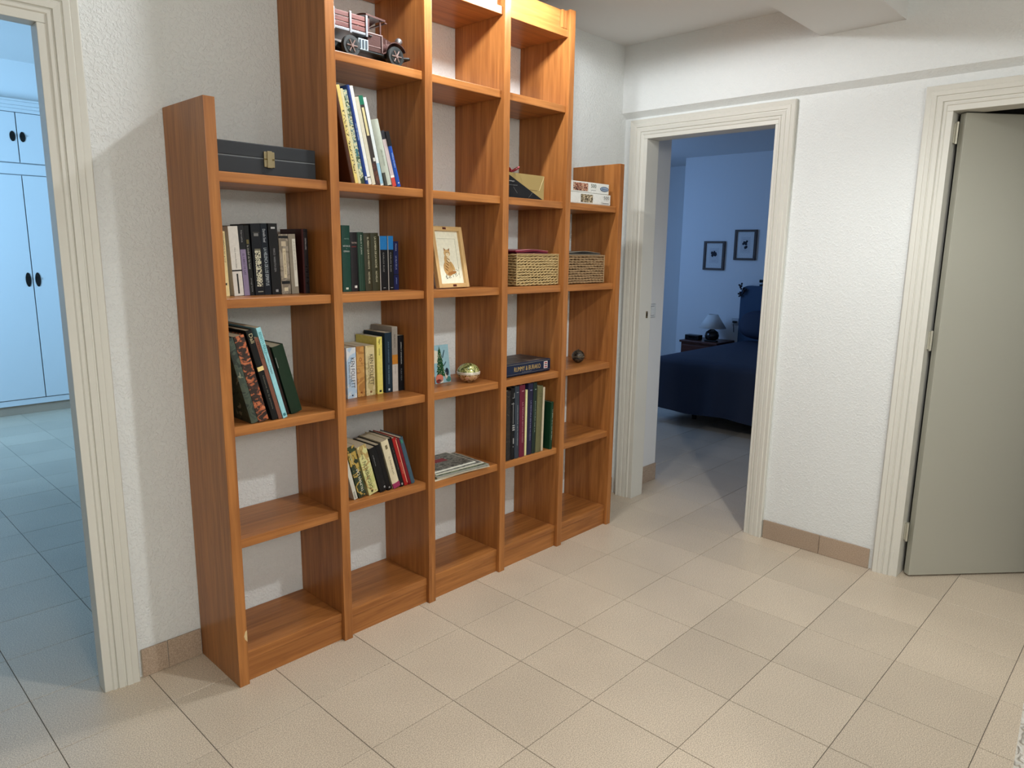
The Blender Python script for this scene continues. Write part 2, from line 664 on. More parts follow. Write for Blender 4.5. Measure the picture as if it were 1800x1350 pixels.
for b in ((RX - 0.012, RX + 0.10, D3b - 0.02, D3b + 0.003, 0, DTOP - 0.0452), (RX - 0.012, RX + 0.10, D3a - 0.003, D3a + 0.02, 0, DTOP - 0.0452), (RX - 0.0125, RX + 0.10, D3a - 0.003, D3b + 0.003, DTOP - 0.045, DTOP)):
    bobj('jamb', b, TRIM, d3, 0.002)
leaf = bobj('door_leaf', (0, 0.76, 0, 0.035, 0.008, 2.10), DOORM, d3, 0.0015)
leaf.location = (2.404, -1.403, 0)
leaf.rotation_euler = (0, 0, math.radians(-41.3))
for zh in (2.02, 1.13, 0.22):
    bm = BM()
    cyl(bm, (2.398, -1.3765, zh - 0.045), (2.398, -1.3765, zh + 0.045), 0.0055, n=10)
    box(bm, 2.398, 2.425, -1.3760, -1.3640, zh - 0.04, zh + 0.04)
    obj('hinge', bm, C((190, 186, 170), 0.4, 0.3), d3)

# ------------------------------------------------------------------ bookcase
UX = [-0.224, 0.200, 0.6235, 1.0495, 1.472, 1.900]
UT = 0.036
Z = [0.112, 0.532, 0.919, 1.341, 1.732, 2.163]
ST = 0.032
Z1 = [0.528, 0.5425, 0.532, 0.528, 0.539]
TALL, LOW = 2.572, 1.944
bc = thing('bookcase', 'large cherry wood bookcase, tall three-bay centre with a lower bay each side', 'bookcase', (0.85, 0.15, 0))


def bpart(name, b, mat, bevel=0.0015, label=None):
    bm = BM()
    box(bm, b[0] - 0.85, b[1] - 0.85, b[2] - 0.15, b[3] - 0.15, b[4], b[5])
    o = obj(name, bm, mat, bc, bevel)
    if label:
        o['label'] = label
    return o


for i, x in enumerate(UX):
    bpart('upright', (x, x + UT, 0, WY - 0.002, 0, TALL if 1 <= i <= 4 else LOW), WOOD_V)
for b in range(5):
    x0, x1 = UX[b] + UT, UX[b + 1]
    tall = b in (1, 2, 3)
    for k, z in enumerate(Z):
        if k == 5 and not tall:
            continue
        zz = Z1[b] if k == 1 else z
        bpart('shelf', (x0 + 0.0003, x1 - 0.0003, 0.016, WY - 0.004, zz - ST, zz), WOOD_H, 0.003)
    bpart('plinth', (x0 + 0.0003, x1 - 0.0003, 0.020, 0.036, 0, Z[0] - ST - 0.0015), WOOD_H, 0.001)
    if tall:
        bpart('top_panel', (x0 + 0.0003, x1 - 0.0003, 0.012, WY - 0.004, 2.455, 2.487), WOOD_H, 0.002)
        bpart('cornice', (x0 + 0.0003, x1 - 0.0003, 0.028, 0.048, 2.4885, TALL - 0.004), WOOD_H, 0.002)
for dx in (0.006, 0.026):
    bpart('fillet', (UX[4] - dx - 0.016, UX[4] - dx, 0.014, 0.028, 2.489, TALL - 0.006), WOOD_V, 0.003)
# chipped corner on the first upright
bm = BM()
for t, (px, pz, r) in enumerate([(UX[0] + UT - 0.0855 + 0.085, 0.185, 0.012)]):
    pts = [(px, pz - 0.024), (px, pz + 0.02), (px - 0.006, pz + 0.015), (px - 0.011, pz), (px - 0.008, pz - 0.013)]
    poly(bm, [(p[0] - 0.85, p[1]) for p in pts], -0.15, 0.0006)
obj('chip', bm, C((214, 186, 140), 0.8), bc)['label'] = 'pale chipped spot on the edge'

# ------------------------------------------------------------------ books
BLACK, OFFW, GOLD, CREAM = (22, 22, 24), (226, 222, 208), (190, 165, 95), (222, 205, 160)


def book(x, y, z, t, h, d, lean, mat, label, kind='hard', deco=(), group=None, pages=True, name='book', spine=None):
    if isinstance(mat, tuple):
        mat = C(mat, 0.42)
    r = thing(name, label, 'book', (x, y, z), (0, -math.radians(lean), 0), group)
    ct = min(0.0026 if kind == 'hard' else 0.0009, t * 0.2)
    # cover: spine and two boards as one piece
    bm = BM()
    if kind == 'hard':
        n = 5
        # slightly rounded spine
        sp = [(t * i / n, -0.0035 * math.sin(math.pi * i / n)) for i in range(n + 1)]
        out = [(0, d)] + sp + [(t, d)]
        inn = [(ct, d)] + [(min(max(px, ct), t - ct), py + ct) for px, py in sp] + [(t - ct, d)]
        for z0, z1 in ((0, h),):
            O0 = [bm.verts.new((p[0], p[1], z0)) for p in out]
            O1 = [bm.verts.new((p[0], p[1], z1)) for p in out]
            I0 = [bm.verts.new((p[0], p[1], z0)) for p in inn]
            I1 = [bm.verts.new((p[0], p[1], z1)) for p in inn]
            m = len(out)
            for i in range(m - 1):
                bm.faces.new((O0[i], O0[i + 1], O1[i + 1], O1[i]))
                bm.faces.new((I0[i + 1], I0[i], I1[i], I1[i + 1]))
                bm.faces.new((O1[i], O1[i + 1], I1[i + 1], I1[i]))
                bm.faces.new((O0[i + 1], O0[i], I0[i], I0[i + 1]))
            for k in (0, m - 1):
                bm.faces.new((O0[k], O1[k], I1[k], I0[k]))
        inset = 0.003
    else:
        box(bm, 0, ct, 0, d, 0, h)
        box(bm, t - ct, t, 0, d, 0, h)
        box(bm, ct, t - ct, 0, ct, 0, h)
        inset = 0.0003
    obj('cover', bm, mat, r)
    if pages:
        bobj('pages', (ct, t - ct, ct + 0.0004, d - inset * 1.2, inset, h - inset), PAGES, r)
    ys = -0.0037 if kind == 'hard' else -0.0002
    for q in deco:
        if q[0] == 't':          # ('t', words, z0, z1, width fraction, colour, mode, x fraction)
            cxf = q[7] if len(q) > 7 else 0.5
            mode = q[6] if len(q) > 6 else 'down'
            text(r, q[1], t * cxf, h * q[2], h * q[3], t * q[4], q[5], mode, ys)
        elif q[0] == 'b':        # ('b', z0, z1, colour, x0, x1)
            x0, x1 = (q[4], q[5]) if len(q) > 4 else (0.0, 1.0)
            m = q[3] if not isinstance(q[3], tuple) else C(q[3], 0.45)
            bobj('band', (t * x0, t * x1, ys - 0.0001, 0.002 if kind == 'hard' else 0.0003, h * q[1], h * q[2]), m, r)
    return r


def row(z, y, items, d, group, smooth=None):
    px = None
    for it in items:
        x, t, h, a = it['x'], it['t'], it['h'], it['a']
        ta = math.tan(math.radians(a))
        if px is not None:
            zt = min(h, px[3]) * 0.97
            x = max(x, px[0] + px[1] + 0.0006, px[0] + px[1] + 0.0006 + zt * (ta - px[2]))
        px = (x, t / math.cos(math.radians(a)), ta, h)
        lift = 0.0004
        xx = x
        if a < 0:     # rests on the other corner
            lift += t * math.sin(math.radians(-a))
        book(xx, it.get('y', y), z + lift, t, h, it.get('d', d), a, it['m'], it['l'], it.get('k', 'hard'), it.get('deco', ()), it.get('g', group), it.get('pg', True), it.get('n', 'book'))


def B(x, t, h, a, m, l, **k):
    return dict(x=x, t=t, h=h, a=a, m=m, l=l, **k)


DOTS = pattern_mat('tiny_dotted_print', [(200, 196, 170), (24, 24, 30)], 260, 0.4, kind='voro')
MARBLE = pattern_mat('grey_marbled_print', [(120, 108, 92), (146, 134, 118), (160, 150, 134)], 30)
# row of dark paperbacks, left bay
row(Z[3], 0.115, [
    B(-0.145, 0.021, 0.211, 1.5, (224, 205, 150), 'pale cream paperback at the left end of the dark paperback row', k='paper',
      deco=[('t', 'DOCUMENTOS DE LA LUZ', .52, .97, .3, (40, 36, 30), 'down', .66), ('t', 'LEYES DE LA', .70, .97, .2, (60, 50, 40), 'down', .28), ('b', .17, .2, (50, 46, 40), .3, .7), ('b', .2, .205, (90, 80, 60), .2, .8)]),
    B(-0.108, 0.033, 0.228, 2.6, (214, 210, 202), 'thick white paperback crossed by a thin black line low on its spine', k='paper',
      deco=[('t', 'Vida y destino de la ciudad', .40, .70, .14, (60, 60, 60)), ('b', .355, .375, BLACK), ('b', .03, .32, (40, 40, 38), .42, .58)]),
    B(-0.073, 0.019, 0.232, 2.6, (32, 32, 34), 'thin book with a lilac lower spine and a black top', k='paper',
      deco=[('b', 0.0, .66, (136, 122, 150)), ('t', 'EL LIBRO DE LAS', .30, .60, .35, (60, 48, 78)), ('t', 'Narrativa', .76, .93, .3, (150, 150, 150))]),
    B(-0.053, 0.016, 0.232, 2.6, (22, 23, 22), 'narrow black paperback with small grey writing right of the lilac spine', k='paper',
      deco=[('t', 'la ciudad de las luces', .38, .72, .4, (170, 170, 160)), ('b', .74, .8, (110, 100, 60), .3, .8), ('t', 'anagrama', .05, .25, .3, (130, 130, 130))]),
    B(-0.034, 0.034, 0.238, 1.4, (18, 20, 26), 'thick black book with a finely dotted panel down its spine', k='paper',
      deco=[('b', .12, .63, DOTS, .25, .85), ('b', .64, .65, (150, 146, 120), .25, .85), ('b', .83, .87, (120, 120, 118), .28, .75), ('b', .04, .055, (130, 130, 120), .3, .85), ('b', .88, .884, (110, 108, 90), .2, .85)]),
    B(0.001, 0.023, 0.241, 1.4, (18, 24, 34), 'blue-black book lettered LA HELENCA DE LOS ESPIRITUS in silver', k='paper',
      deco=[('t', 'LA HELENCA DE LOS ESPIRITUS', .13, .66, .5, (180, 190, 195)), ('t', 'Danielle Steel', .74, .92, .42, (190, 195, 200))]),
    B(0.028, 0.033, 0.242, 1.2, (24, 23, 24), 'thick plain black book with a short white mark near its top', k='paper',
      deco=[('t', 'MARCO  NARRATIVA ESPA', .32, .65, .22, (140, 140, 140)), ('b', .925, .95, (190, 190, 190), .3, .75), ('b', .035, .07, (160, 160, 160), .42, .7)]),
    B(0.064, 0.035, 0.207, 1.2, MARBLE, 'grey marbled paperback with a pale title strip, short, right of the thick black one', k='paper',
      deco=[('b', .27, .76, (205, 190, 160), .35, .68), ('t', 'EL CAMINO DEL BOSQUE', .33, .72, .18, (110, 90, 70)), ('b', .17, .22, BLACK, .05, .95), ('b', .05, .11, (210, 196, 165), .3, .7), ('b', .93, .97, BLACK), ('b', .80, .88, (190, 175, 150), .25, .75)]),
    B(0.103, 0.027, 0.208, 1.9, (140, 130, 114), 'grey-brown paperback with a long white strip on its spine', k='paper',
      deco=[('b', .12, .92, (215, 210, 196), .5, .95), ('t', 'LA CIUDAD DE LOS PRODIGIOS', .4, .88, .2, (120, 110, 95), 'down', .72)]),
    B(0.150, 0.023, 0.227, 0.3, (58, 20, 18), 'dark red-brown book with four small white dots at the right end of the row', k='paper',
      deco=[('b', .0, 1.0, (24, 18, 20), .3, 1.0), ('b', .95, .965, (210, 210, 205), .52, .75), ('b', .41, .425, (205, 200, 200), .52, .75), ('b', .325, .34, (205, 200, 200), .52, .75), ('b', .24, .255, (205, 200, 200), .52, .75), ('b', .155, .17, (205, 200, 200), .52, .75), ('t', 'CRISTINA LOPEZ', .68, .86, .22, (180, 175, 175), 'down', .62)]),
], 0.15, 'upright books on the middle shelf of the left bay')

# tall thin books and albums, top left
P1 = pattern_mat('comic_print', [(60, 84, 60), (205, 200, 160), (120, 150, 140), (70, 60, 60)], 60)
P2 = pattern_mat('brown_photo_print', [(90, 48, 30), (60, 30, 20), (122, 84, 62)], 40)
row(Z[4], 0.03, [
    B(0.306, 0.014, 0.312, 11.6, (74, 40, 22), 'dark brown board-covered album at the left of the leaning stack', d=0.24, pg=False),
    B(0.317, 0.013, 0.330, 12.0, (222, 198, 120), 'pale yellow album leaning against the dark brown one', k='paper', deco=[('b', .1, .75, pattern_mat('speckled_yellow', [(90, 80, 50), (226, 204, 130), (226, 204, 130)], 120), .3, 1)]),
    B(0.331, 0.010, 0.320, 12.0, (210, 202, 160), 'thin cream magazine right of the yellow album', k='paper', d=.2),
    B(0.342, 0.015, 0.318, 12.1, P1, 'album with a green and white printed spine', k='paper', d=.2, deco=[('b', .3, .38, (60, 110, 120), .2, .8), ('b', 0, .06, (60, 70, 50))]),
    B(0.359, 0.014, 0.336, 12.3, (28, 58, 128), 'tall royal blue album in the leaning stack', d=.2, deco=[('t', 'Atlas del mundo', .45, .62, .5, (150, 175, 215)), ('b', .04, .08, (200, 205, 215), .2, .7)]),
    B(0.375, 0.013, 0.336, 12.3, (224, 224, 216), 'tall white album right of the royal blue one', k='paper', d=.2, deco=[('b', .07, .08, (90, 80, 70))]),
    B(0.389, 0.015, 0.302, 12.6, (206, 200, 178), 'cream album with a frayed page edge', k='paper', d=.22),
    B(0.406, 0.018, 0.309, 12.9, (60, 52, 50), 'album with a green label at its spine top', k='paper', d=.22,
      deco=[('b', .90, 1.0, (30, 110, 84)), ('b', .56, .87, (214, 202, 150), .2, .75), ('b', .0, .25, P2, 0, 1), ('b', .27, .31, (215, 210, 200), .5, 1)]),
    B(0.428, 0.013, 0.306, 13.1, (216, 222, 222), 'white spiral-bound pad leaning in the stack', k='paper', d=.22, deco=[('b', .02, .26, (150, 190, 210))]),
    B(0.447, 0.032, 0.234, 14.0, (178, 184, 170), 'thick grey-green ring folder, shorter than the albums', k='hard', d=.2, deco=[('b', 0, .2, (70, 70, 64), 0, .35), ('t', 'LIBRO DE COCINA', .3, .55, .2, (100, 110, 90))]),
    B(0.484, 0.017, 0.200, 15.0, (196, 180, 178), 'small pinkish notebook second from the right of the leaning stack', k='paper', deco=[('b', 0, .16, (190, 70, 60)), ('b', .16, .2, (230, 225, 215)), ('b', .85, 1, (50, 50, 55))]),
    B(0.506, 0.017, 0.200, 15.6, (26, 76, 168), 'small bright blue book with a black top at the right of the stack', k='hard',
      deco=[('b', .74, 1.0, (28, 26, 28)), ('t', 'Wilkie Collins', .35, .62, .4, (170, 195, 225)), ('b', .06, .08, (220, 225, 230), .35, .65)]),
], 0.2, 'thin albums and books leaning on the upper shelf')

# dark green row, second bay
row(Z[3], 0.115, [
    B(0.314, 0.036, 0.245, 0.3, (26, 64, 54), 'tall bottle-green hardback with two silver title lines', deco=[
        ('t', 'HISTORIA DE', .68, .705, .85, (200, 205, 200), 'flat'), ('t', 'ESPANA', .60, .625, .7, (200, 205, 200), 'flat'), ('t', 'Y', .645, .66, .1, (190, 195, 190), 'flat'), ('t', 'ARTE', .79, .81, .6, (120, 150, 140), 'flat'), ('b', .035, .065, (190, 195, 180), .3, .6)]),
    B(0.3515, 0.030, 0.221, 0.6, (30, 27, 30), 'near-black hardback with a small silver line near its top', deco=[('t', 'TEATRO', .81, .835, .8, (190, 170, 160), 'flat'), ('b', .75, .765, (110, 40, 36), .15, .8), ('b', .06, .10, (215, 215, 210), .4, .75)]),
    B(0.383, 0.029, 0.222, 1.2, (34, 58, 46), 'ridged dark green hardback third in the green row', deco=[('t', 'PABLO Y JUAN', .63, .95, .28, (185, 195, 180)), ('b', 0, 1, (52, 84, 68), .08, .2), ('b', 0, 1, (50, 78, 62), .42, .5)]),
    B(0.413, 0.032, 0.219, 1.4, (56, 54, 38), 'brown-olive hardback lettered EL PERRO QUE NO MIENTE', deco=[('t', 'EL PERRO QUE NO MIENTE', .38, .93, .26, (205, 200, 170)), ('t', 'NOVELAS', .13, .33, .24, (205, 200, 170))]),
    B(0.446, 0.035, 0.221, 1.5, (54, 54, 36), 'brown-olive hardback lettered LA SOMBRA DE LA NOCHE', deco=[('t', 'LA SOMBRA DE LA NOCHE', .40, .93, .24, (205, 200, 170)), ('t', 'NOVELAS', .15, .34, .22, (205, 200, 170))]),
    B(0.484, 0.037, 0.210, 0.6, (18, 18, 22), 'black book with a bright blue top third, left of its twin', k='paper', deco=[('b', .75, 1, (30, 112, 176), .08, 1), ('b', 0, 1, (170, 165, 158), 0, .1), ('t', 'CARLOS RUIZ', .34, .7, .16, (150, 150, 145)), ('b', .04, .05, (150, 150, 150), .4, .7)]),
    B(0.523, 0.027, 0.211, 0.4, (18, 18, 22), 'black book with a bright blue top third, narrower, right of its twin', k='paper', deco=[('b', .75, 1, (30, 112, 176), .1, 1), ('b', 0, 1, (170, 165, 158), 0, .12), ('t', 'CARLOS RUIZ', .34, .7, .22, (150, 150, 145)), ('b', .04, .05, (150, 150, 150), .4, .8)]),
    B(0.551, 0.023, 0.191, 0.2, (24, 30, 74), 'short navy blue book at the right end of the green row', k='paper', deco=[('t', 'MARIA', .80, .95, .3, (150, 160, 190)), ('t', 'LA ISLA DE LA', .42, .7, .3, (150, 160, 200)), ('b', .31, .33, (20, 20, 30)), ('t', 'plaza', .12, .25, .3, (130, 150, 210))]),
], 0.15, 'dark green and black books on the middle shelf of the second bay')

# leaning art books, left bay
P3 = pattern_mat('dark_green_floral_print', [(34, 44, 38), (66, 76, 62), (52, 64, 54), (140, 140, 118)], 22)
P4 = pattern_mat('orange_and_black_print', [(36, 22, 16), (58, 32, 22), (172, 92, 54), (190, 116, 76)], 42, stretch=(1, 1, 1.4))
row(Z[2], 0.028, [
    B(-0.116, 0.024, 0.300, 13.6, P3, 'mossy green patterned hardback leaning nearest the left upright', d=.23),
    B(-0.090, 0.036, 0.304, 13.6, P4, 'thick book with an orange and black patterned spine', d=.24),
    B(-0.040, 0.021, 0.323, 14.2, (20, 21, 22), 'tall black hardback with a gold label halfway up', d=.26, deco=[('b', .555, .60, (222, 196, 130)), ('t', 'Historia de la pintura', .12, .50, .3, (120, 118, 105)), ('t', 'Dali', .86, .96, .6, (190, 178, 140))]),
    B(-0.017, 0.013, 0.296, 14.3, (120, 76, 60), 'thin dull brown book beside the pale blue one', k='paper', d=.24, deco=[('t', 'RETRATOS', .75, .95, .5, (70, 40, 32))]),
    B(0.000, 0.016, 0.330, 14.5, (150, 204, 212), 'tall thin pale blue book leaning in the left bay', k='paper', d=.26, deco=[('t', 'BENITO PEREZ', .72, .95, .55, (30, 130, 130)), ('t', 'La sombra y el bosque', .5, .72, .5, (40, 50, 60)), ('b', .02, .05, (60, 120, 130), .2, .8)]),
    B(0.029, 0.018, 0.256, 14.6, (44, 30, 26), 'dark brown hardback squeezed left of the big green one', d=.19, y=.07),
    B(0.052, 0.043, 0.253, 14.6, (26, 46, 30), 'thick dark green cloth hardback at the right of the leaning row', d=.19, y=.065, deco=[('b', .70, .85, (160, 160, 150), .02, .05)]),
], 0.2, 'large books leaning on the third shelf of the left bay')

# novels, second bay
SKY = pattern_mat('pale_blue_cloud_print', [(214, 218, 222), (176, 200, 222), (150, 180, 208)], 12, stretch=(1, 1, .7))
TAN = pattern_mat('golden_parchment_print', [(170, 118, 58), (196, 146, 78), (208, 164, 96)], 25)
PARCH = pattern_mat('cream_parchment_print', [(190, 172, 120), (212, 196, 148), (220, 206, 160)], 22)
row(Z[2], 0.15, [
    B(0.343, 0.043, 0.202, 0.4, SKY, 'pale blue novel with KEN FOLLETT in dark letters', k='paper', deco=[('t', 'KEN FOLLETT', .20, .80, .42, (44, 48, 66), 'down', .62), ('t', 'EL INVIERNO DEL MUNDO', .24, .72, .18, (50, 70, 100), 'down', .26), ('b', .04, .07, (50, 60, 90), .45, .6)]),
    B(0.389, 0.035, 0.204, 0.4, TAN, 'golden tan novel between the two KEN FOLLETT volumes', k='paper', deco=[('b', .0, .004, (120, 70, 40)), ('t', 'O', .70, .78, .36, (140, 70, 40), 'flat'), ('b', .61, .615, (120, 70, 40), .05, .95), ('b', .07, .1, (130, 70, 36), .4, .65)]),
    B(0.431, 0.043, 0.203, 0.4, PARCH, 'cream novel with KEN FOLLETT in dark letters', k='paper', deco=[('t', 'KEN FOLLETT', .21, .82, .40, (52, 44, 34), 'down', .64), ('t', 'LOS PILARES DE LA TIERRA', .24, .78, .15, (90, 70, 50), 'down', .32), ('b', .05, .09, (130, 84, 50), .42, .6)]),
    B(0.485, 0.027, 0.234, 0.2, (228, 214, 112), 'bright yellow novel right of the cream one', k='paper', deco=[('t', 'Negra', .87, .96, .45, (40, 38, 24)), ('t', 'criminal', .68, .80, .25, (70, 64, 40)), ('b', .03, .065, (50, 48, 30), .35, .75)]),
    B(0.526, 0.033, 0.248, 0.2, (30, 48, 62), 'dark slate blue novel with a pale cover', k='paper', deco=[('t', 'JULIO ALEJANDRO', .50, .85, .2, (110, 140, 160)), ('t', 'MAR DE INVIERNO', .14, .46, .22, (120, 150, 165)), ('b', .03, .065, (190, 200, 205), .4, .65)]),
    B(0.561, 0.028, 0.270, 0.0, (150, 142, 132), 'tall grey novel with an orange block halfway up', k='paper', deco=[('b', .0, .42, (196, 188, 180)), ('b', .425, .57, (186, 122, 46)), ('t', 'BLANCO', .68, .88, .25, (90, 84, 78)), ('t', 'el tiempo', .27, .4, .2, (90, 90, 90))]),
    B(0.591, 0.030, 0.232, 0.0, (18, 20, 24), 'black novel with white letters at the right end of the novels', k='paper', deco=[('t', 'JORDI F SANDARIA', .48, .88, .22, (200, 200, 195)), ('t', 'PURA VIDA', .18, .40, .22, (120, 124, 128))]),
], 0.145, 'novels on the third shelf of the second bay')

# lower leaning row, second bay
P5 = pattern_mat('green_and_gold_print', [(40, 60, 30), (30, 44, 26), (180, 150, 70), (96, 110, 56)], 22)
P6 = pattern_mat('mottled_lime_print', [(190, 190, 120), (206, 202, 140), (178, 150, 90), (214, 210, 160)], 18)
row(Z1[1], 0.045, [
    B(0.290, 0.016, 0.170, 14.0, (200, 198, 184), 'small thin white paperback at the left of the lower leaning row', k='paper', d=.12, deco=[('t', 'tusi', .03, .2, .5, (50, 50, 50))]),
    B(0.312, 0.036, 0.219, 14.0, P5, 'book with a dark green and gold picture spine', k='paper', deco=[('t', 'TRUMAN CAP', .10, .55, .30, (225, 225, 205), 'up', .65), ('t', 'Capitan', .68, .88, .22, (200, 205, 180), 'up', .3)]),
    B(0.360, 0.043, 0.212, 15.0, P6, 'pale lime novel lettered DECAMERON', k='paper', deco=[('t', 'DECAMERON', .12, .68, .36, (44, 44, 28), 'up', .4), ('t', 'Boccaccio', .74, .92, .2, (70, 70, 50), 'up', .32), ('b', .04, .08, (60, 60, 30), .3, .5)]),
    B(0.412, 0.034, 0.196, 15.3, (20, 20, 22), 'plain black hardback right of the DECAMERON volume', deco=[('t', 'oficio', .60, .85, .12, (150, 150, 150), 'down', .3), ('b', .06, .1, (150, 150, 150), .6, .8)]),
    B(0.448, 0.022, 0.205, 15.4, (18, 18, 20), 'slim black hardback touching the cream spined book', deco=[('b', .1, .7, (90, 80, 50), .8, .84), ('b', .04, .07, (150, 150, 150), .3, .6)]),
    B(0.477, 0.034, 0.215, 15.6, (218, 206, 174), 'cream spined hardback with a pink triangle at its foot', deco=[('t', 'EL PAIS DE LAS', .28, .66, .22, (110, 96, 70)), ('b', .0, .10, (150, 50, 90)), ('b', .82, .9, (120, 108, 80), .35, .65)]),
    B(0.514, 0.018, 0.222, 15.8, (20, 19, 22), 'black book between the cream spine and the bright red one', deco=[('t', 'LA NOCHE', .35, .8, .2, (110, 110, 100)), ('b', .03, .07, (170, 170, 165), .3, .6)]),
    B(0.534, 0.018, 0.220, 16.0, (164, 32, 32), 'bright red hardback with a pale stripe down its spine', deco=[('b', .04, .95, (236, 180, 150), .72, .86), ('t', 'AGOSTO', .25, .5, .3, (220, 130, 110), 'down', .35)]),
    B(0.554, 0.014, 0.214, 16.2, (120, 22, 34), 'dark crimson hardback right of the bright red one'),
    B(0.570, 0.018, 0.216, 16.4, (66, 90, 106), 'blue-grey hardback at the right end of the lower leaning row', deco=[('b', .88, .95, (60, 130, 110), .1, .6)]),
], 0.15, 'books leaning on the fourth shelf of the second bay')

# fourth bay, lower shelf
P7 = pattern_mat('dark_carved_print', [(40, 34, 30), (24, 22, 22), (70, 62, 54)], 40)
row(Z1[3], 0.03, [
    B(1.118, 0.030, 0.335, 0.3, P7, 'very dark mottled tall book at the left of the catalogue row'),
    B(1.150, 0.024, 0.345, 0.3, (20, 20, 22), 'black tall book with white line drawings on its spine', deco=[
        ('b', .86, .865, (190, 190, 190), .3, .8), ('b', .86, .93, (190, 190, 190), .74, .8), ('b', .50, .80, (180, 180, 180), .45, .52), ('b', .78, .785, (180, 180, 180), .1, .8), ('b', .44, .455, (180, 180, 180), .3, .9), ('b', .47, .485, (180, 180, 180), .3, .9), ('b', .41, .425, (180, 180, 180), .3, .9), ('b', .22, .30, (190, 190, 190), .5, .7), ('b', .17, .19, (190, 190, 190), .5, .6)]),
    B(1.176, 0.030, 0.350, 0.3, (52, 60, 70), 'tall slate grey catalogue left of the maroon one', deco=[('t', 'COLECCION DE ARTE MODERNO', .18, .74, .22, (160, 165, 170)), ('b', .91, .92, (150, 155, 160), .3, .7)]),
    B(1.208, 0.036, 0.352, 0.1, (104, 32, 52), 'tall maroon catalogue in the lower row of the fourth bay', deco=[('t', 'LA PINTURA EN LOS PAISES', .2, .76, .2, (200, 150, 155)), ('b', .91, .92, (200, 150, 155), .3, .7)]),
    B(1.247, 0.012, 0.324, -0.5, (224, 218, 160), 'thin pale yellow booklet beside the maroon catalogue', k='paper'),
    B(1.2615, 0.034, 0.352, -1.0, (38, 36, 62), 'tall navy catalogue right of the pale yellow booklet', deco=[('t', 'LA PINTURA EN LOS MUSEOS', .2, .76, .2, (150, 150, 185)), ('b', .90, .91, (150, 150, 185), .3, .7)]),
    B(1.2975, 0.025, 0.352, -1.1, (34, 48, 42), 'tall black-green catalogue left of the olive cloth book', deco=[('t', 'ESCULTURA DE LA', .3, .74, .25, (150, 170, 150)), ('b', .90, .91, (150, 170, 150), .3, .7)]),
    B(1.325, 0.039, 0.330, -1.4, (104, 102, 70), 'thick olive cloth book, frayed at its top', deco=[('b', .80, .803, (70, 66, 44), .3, .8), ('b', .84, .843, (70, 66, 44), .3, .8), ('b', .88, .883, (70, 66, 44), .3, .8)]),
    B(1.367, 0.013, 0.320, -1.5, (204, 190, 164), 'thin cream booklet right of the olive cloth book', k='paper'),
    B(1.384, 0.021, 0.262, -1.5, (62, 26, 30), 'dark maroon book standing behind the small green one', y=.075),
    B(1.418, 0.020, 0.240, -1.5, (20, 54, 34), 'shorter bottle green book at the right end, pulled forward', y=.02, d=.17, deco=[('t', 'La Biblia de la casa del libro', .2, .84, .3, (190, 200, 180))]),
], 0.21, 'tall catalogues on the fourth shelf of the fourth bay')

# ------------------------------------------------------------------ black case
BLK = base_mat('matt_black_leatherette', (0.006, 0.008, 0.012), 0.62)
noise_bump(BLK, 400, 0.25, 0.0005)
cs = thing('presentation_case', 'long black case with a brass latch, lying on the top left shelf', 'case', (-0.175, 0.04, Z[4] + 0.0005))
bobj('case_base', (0, .345, 0, .2, 0, .052), BLK, cs, 0.003)
bobj('case_lid', (0, .345, 0, .2, .0535, .097), BLK, cs, 0.003)
bobj('seam_line', (0.002, .343, .0012, .198, .0515, .0540), C((120, 124, 126)), cs)
lt = bobj('latch', (.155, .192, -.005, .001, .026, .075), BRASS, cs, 0.002)
bobj('latch_tongue', (.165, .182, -.008, -.004, .024, .077), BRASS, lt, 0.0015)
bobj('latch_pin', (.156, .191, -.0062, -.004, .049, .053), C((90, 74, 34), 0.4, 0.6), lt)

# ------------------------------------------------------------------ model truck
MET = base_mat('brushed_brown_metal', lin((88, 62, 58)), 0.36, 0.5)
noise_bump(MET, 250, 0.5, 0.001)
REDW = wood('red_brown_painted_slats', (0.10, 0.032, 0.028), (0.26, 0.10, 0.085), 'x', 3, .45)
DKM = base_mat('dark_metal', (0.02, 0.024, 0.024), 0.4, 0.4)
noise_bump(DKM, 200, 0.3, 0.001)
RUB = base_mat('black_tyre_rubber', (0.018, 0.022, 0.022), 0.5)
noise_bump(RUB, 300, 0.3, 0.001)
GRY = base_mat('grey_stake_metal', lin((138, 142, 148)), 0.4, 0.3)
noise_bump(GRY, 200, 0.3, 0.001)
tr = thing('model_truck', 'vintage model stake truck of brown metal with red slatted bed', 'model truck', (0.304, 0.045, Z[5] + 0.001))
# local: x along (front to +x), y 0..0.11 across, z up ; rear axle x=.03, front axle x=.235
W = .115


def wheel(x, y, r, front):
    bm = BM()
    cyl(bm, (x, y, r), (x, y + .018, r), r * .96, n=28)
    cyl(bm, (x, y + .004, r), (x, y + .014, r), r, n=28)
    w = obj('wheel', bm, RUB, tr)
    yy = y if front else y + .018
    s = -1 if front else 1
    bm = BM()
    cyl(bm, (x, yy, r), (x, yy + s * .0015, r), r * .66, n=20)
    obj('rim', bm, DKM, w)
    bm = BM()
    cyl(bm, (x, yy, r), (x, yy + s * .006, r), r * .16, n=12)
    for k in range(6):
        a = k * math.pi / 3
        cyl(bm, (x, yy + s * .002, r), (x + math.cos(a) * r * .62, yy + s * .002, r + math.sin(a) * r * .62), r * .07, n=6)
    obj('spokes', bm, C((150, 128, 122), .35, .5), w)


for x in (.03, .222):
    wheel(x, 0.0, .035, True)
    wheel(x, W - .018, .035, False)
bm = BM()
box(bm, -.055, .25, .03, W - .03, .028, .046)
box(bm, .02, .04, .018, W - .018, .03, .04)
box(bm, .212, .232, .018, W - .018, .03, .04)
obj('chassis', bm, DKM, tr)
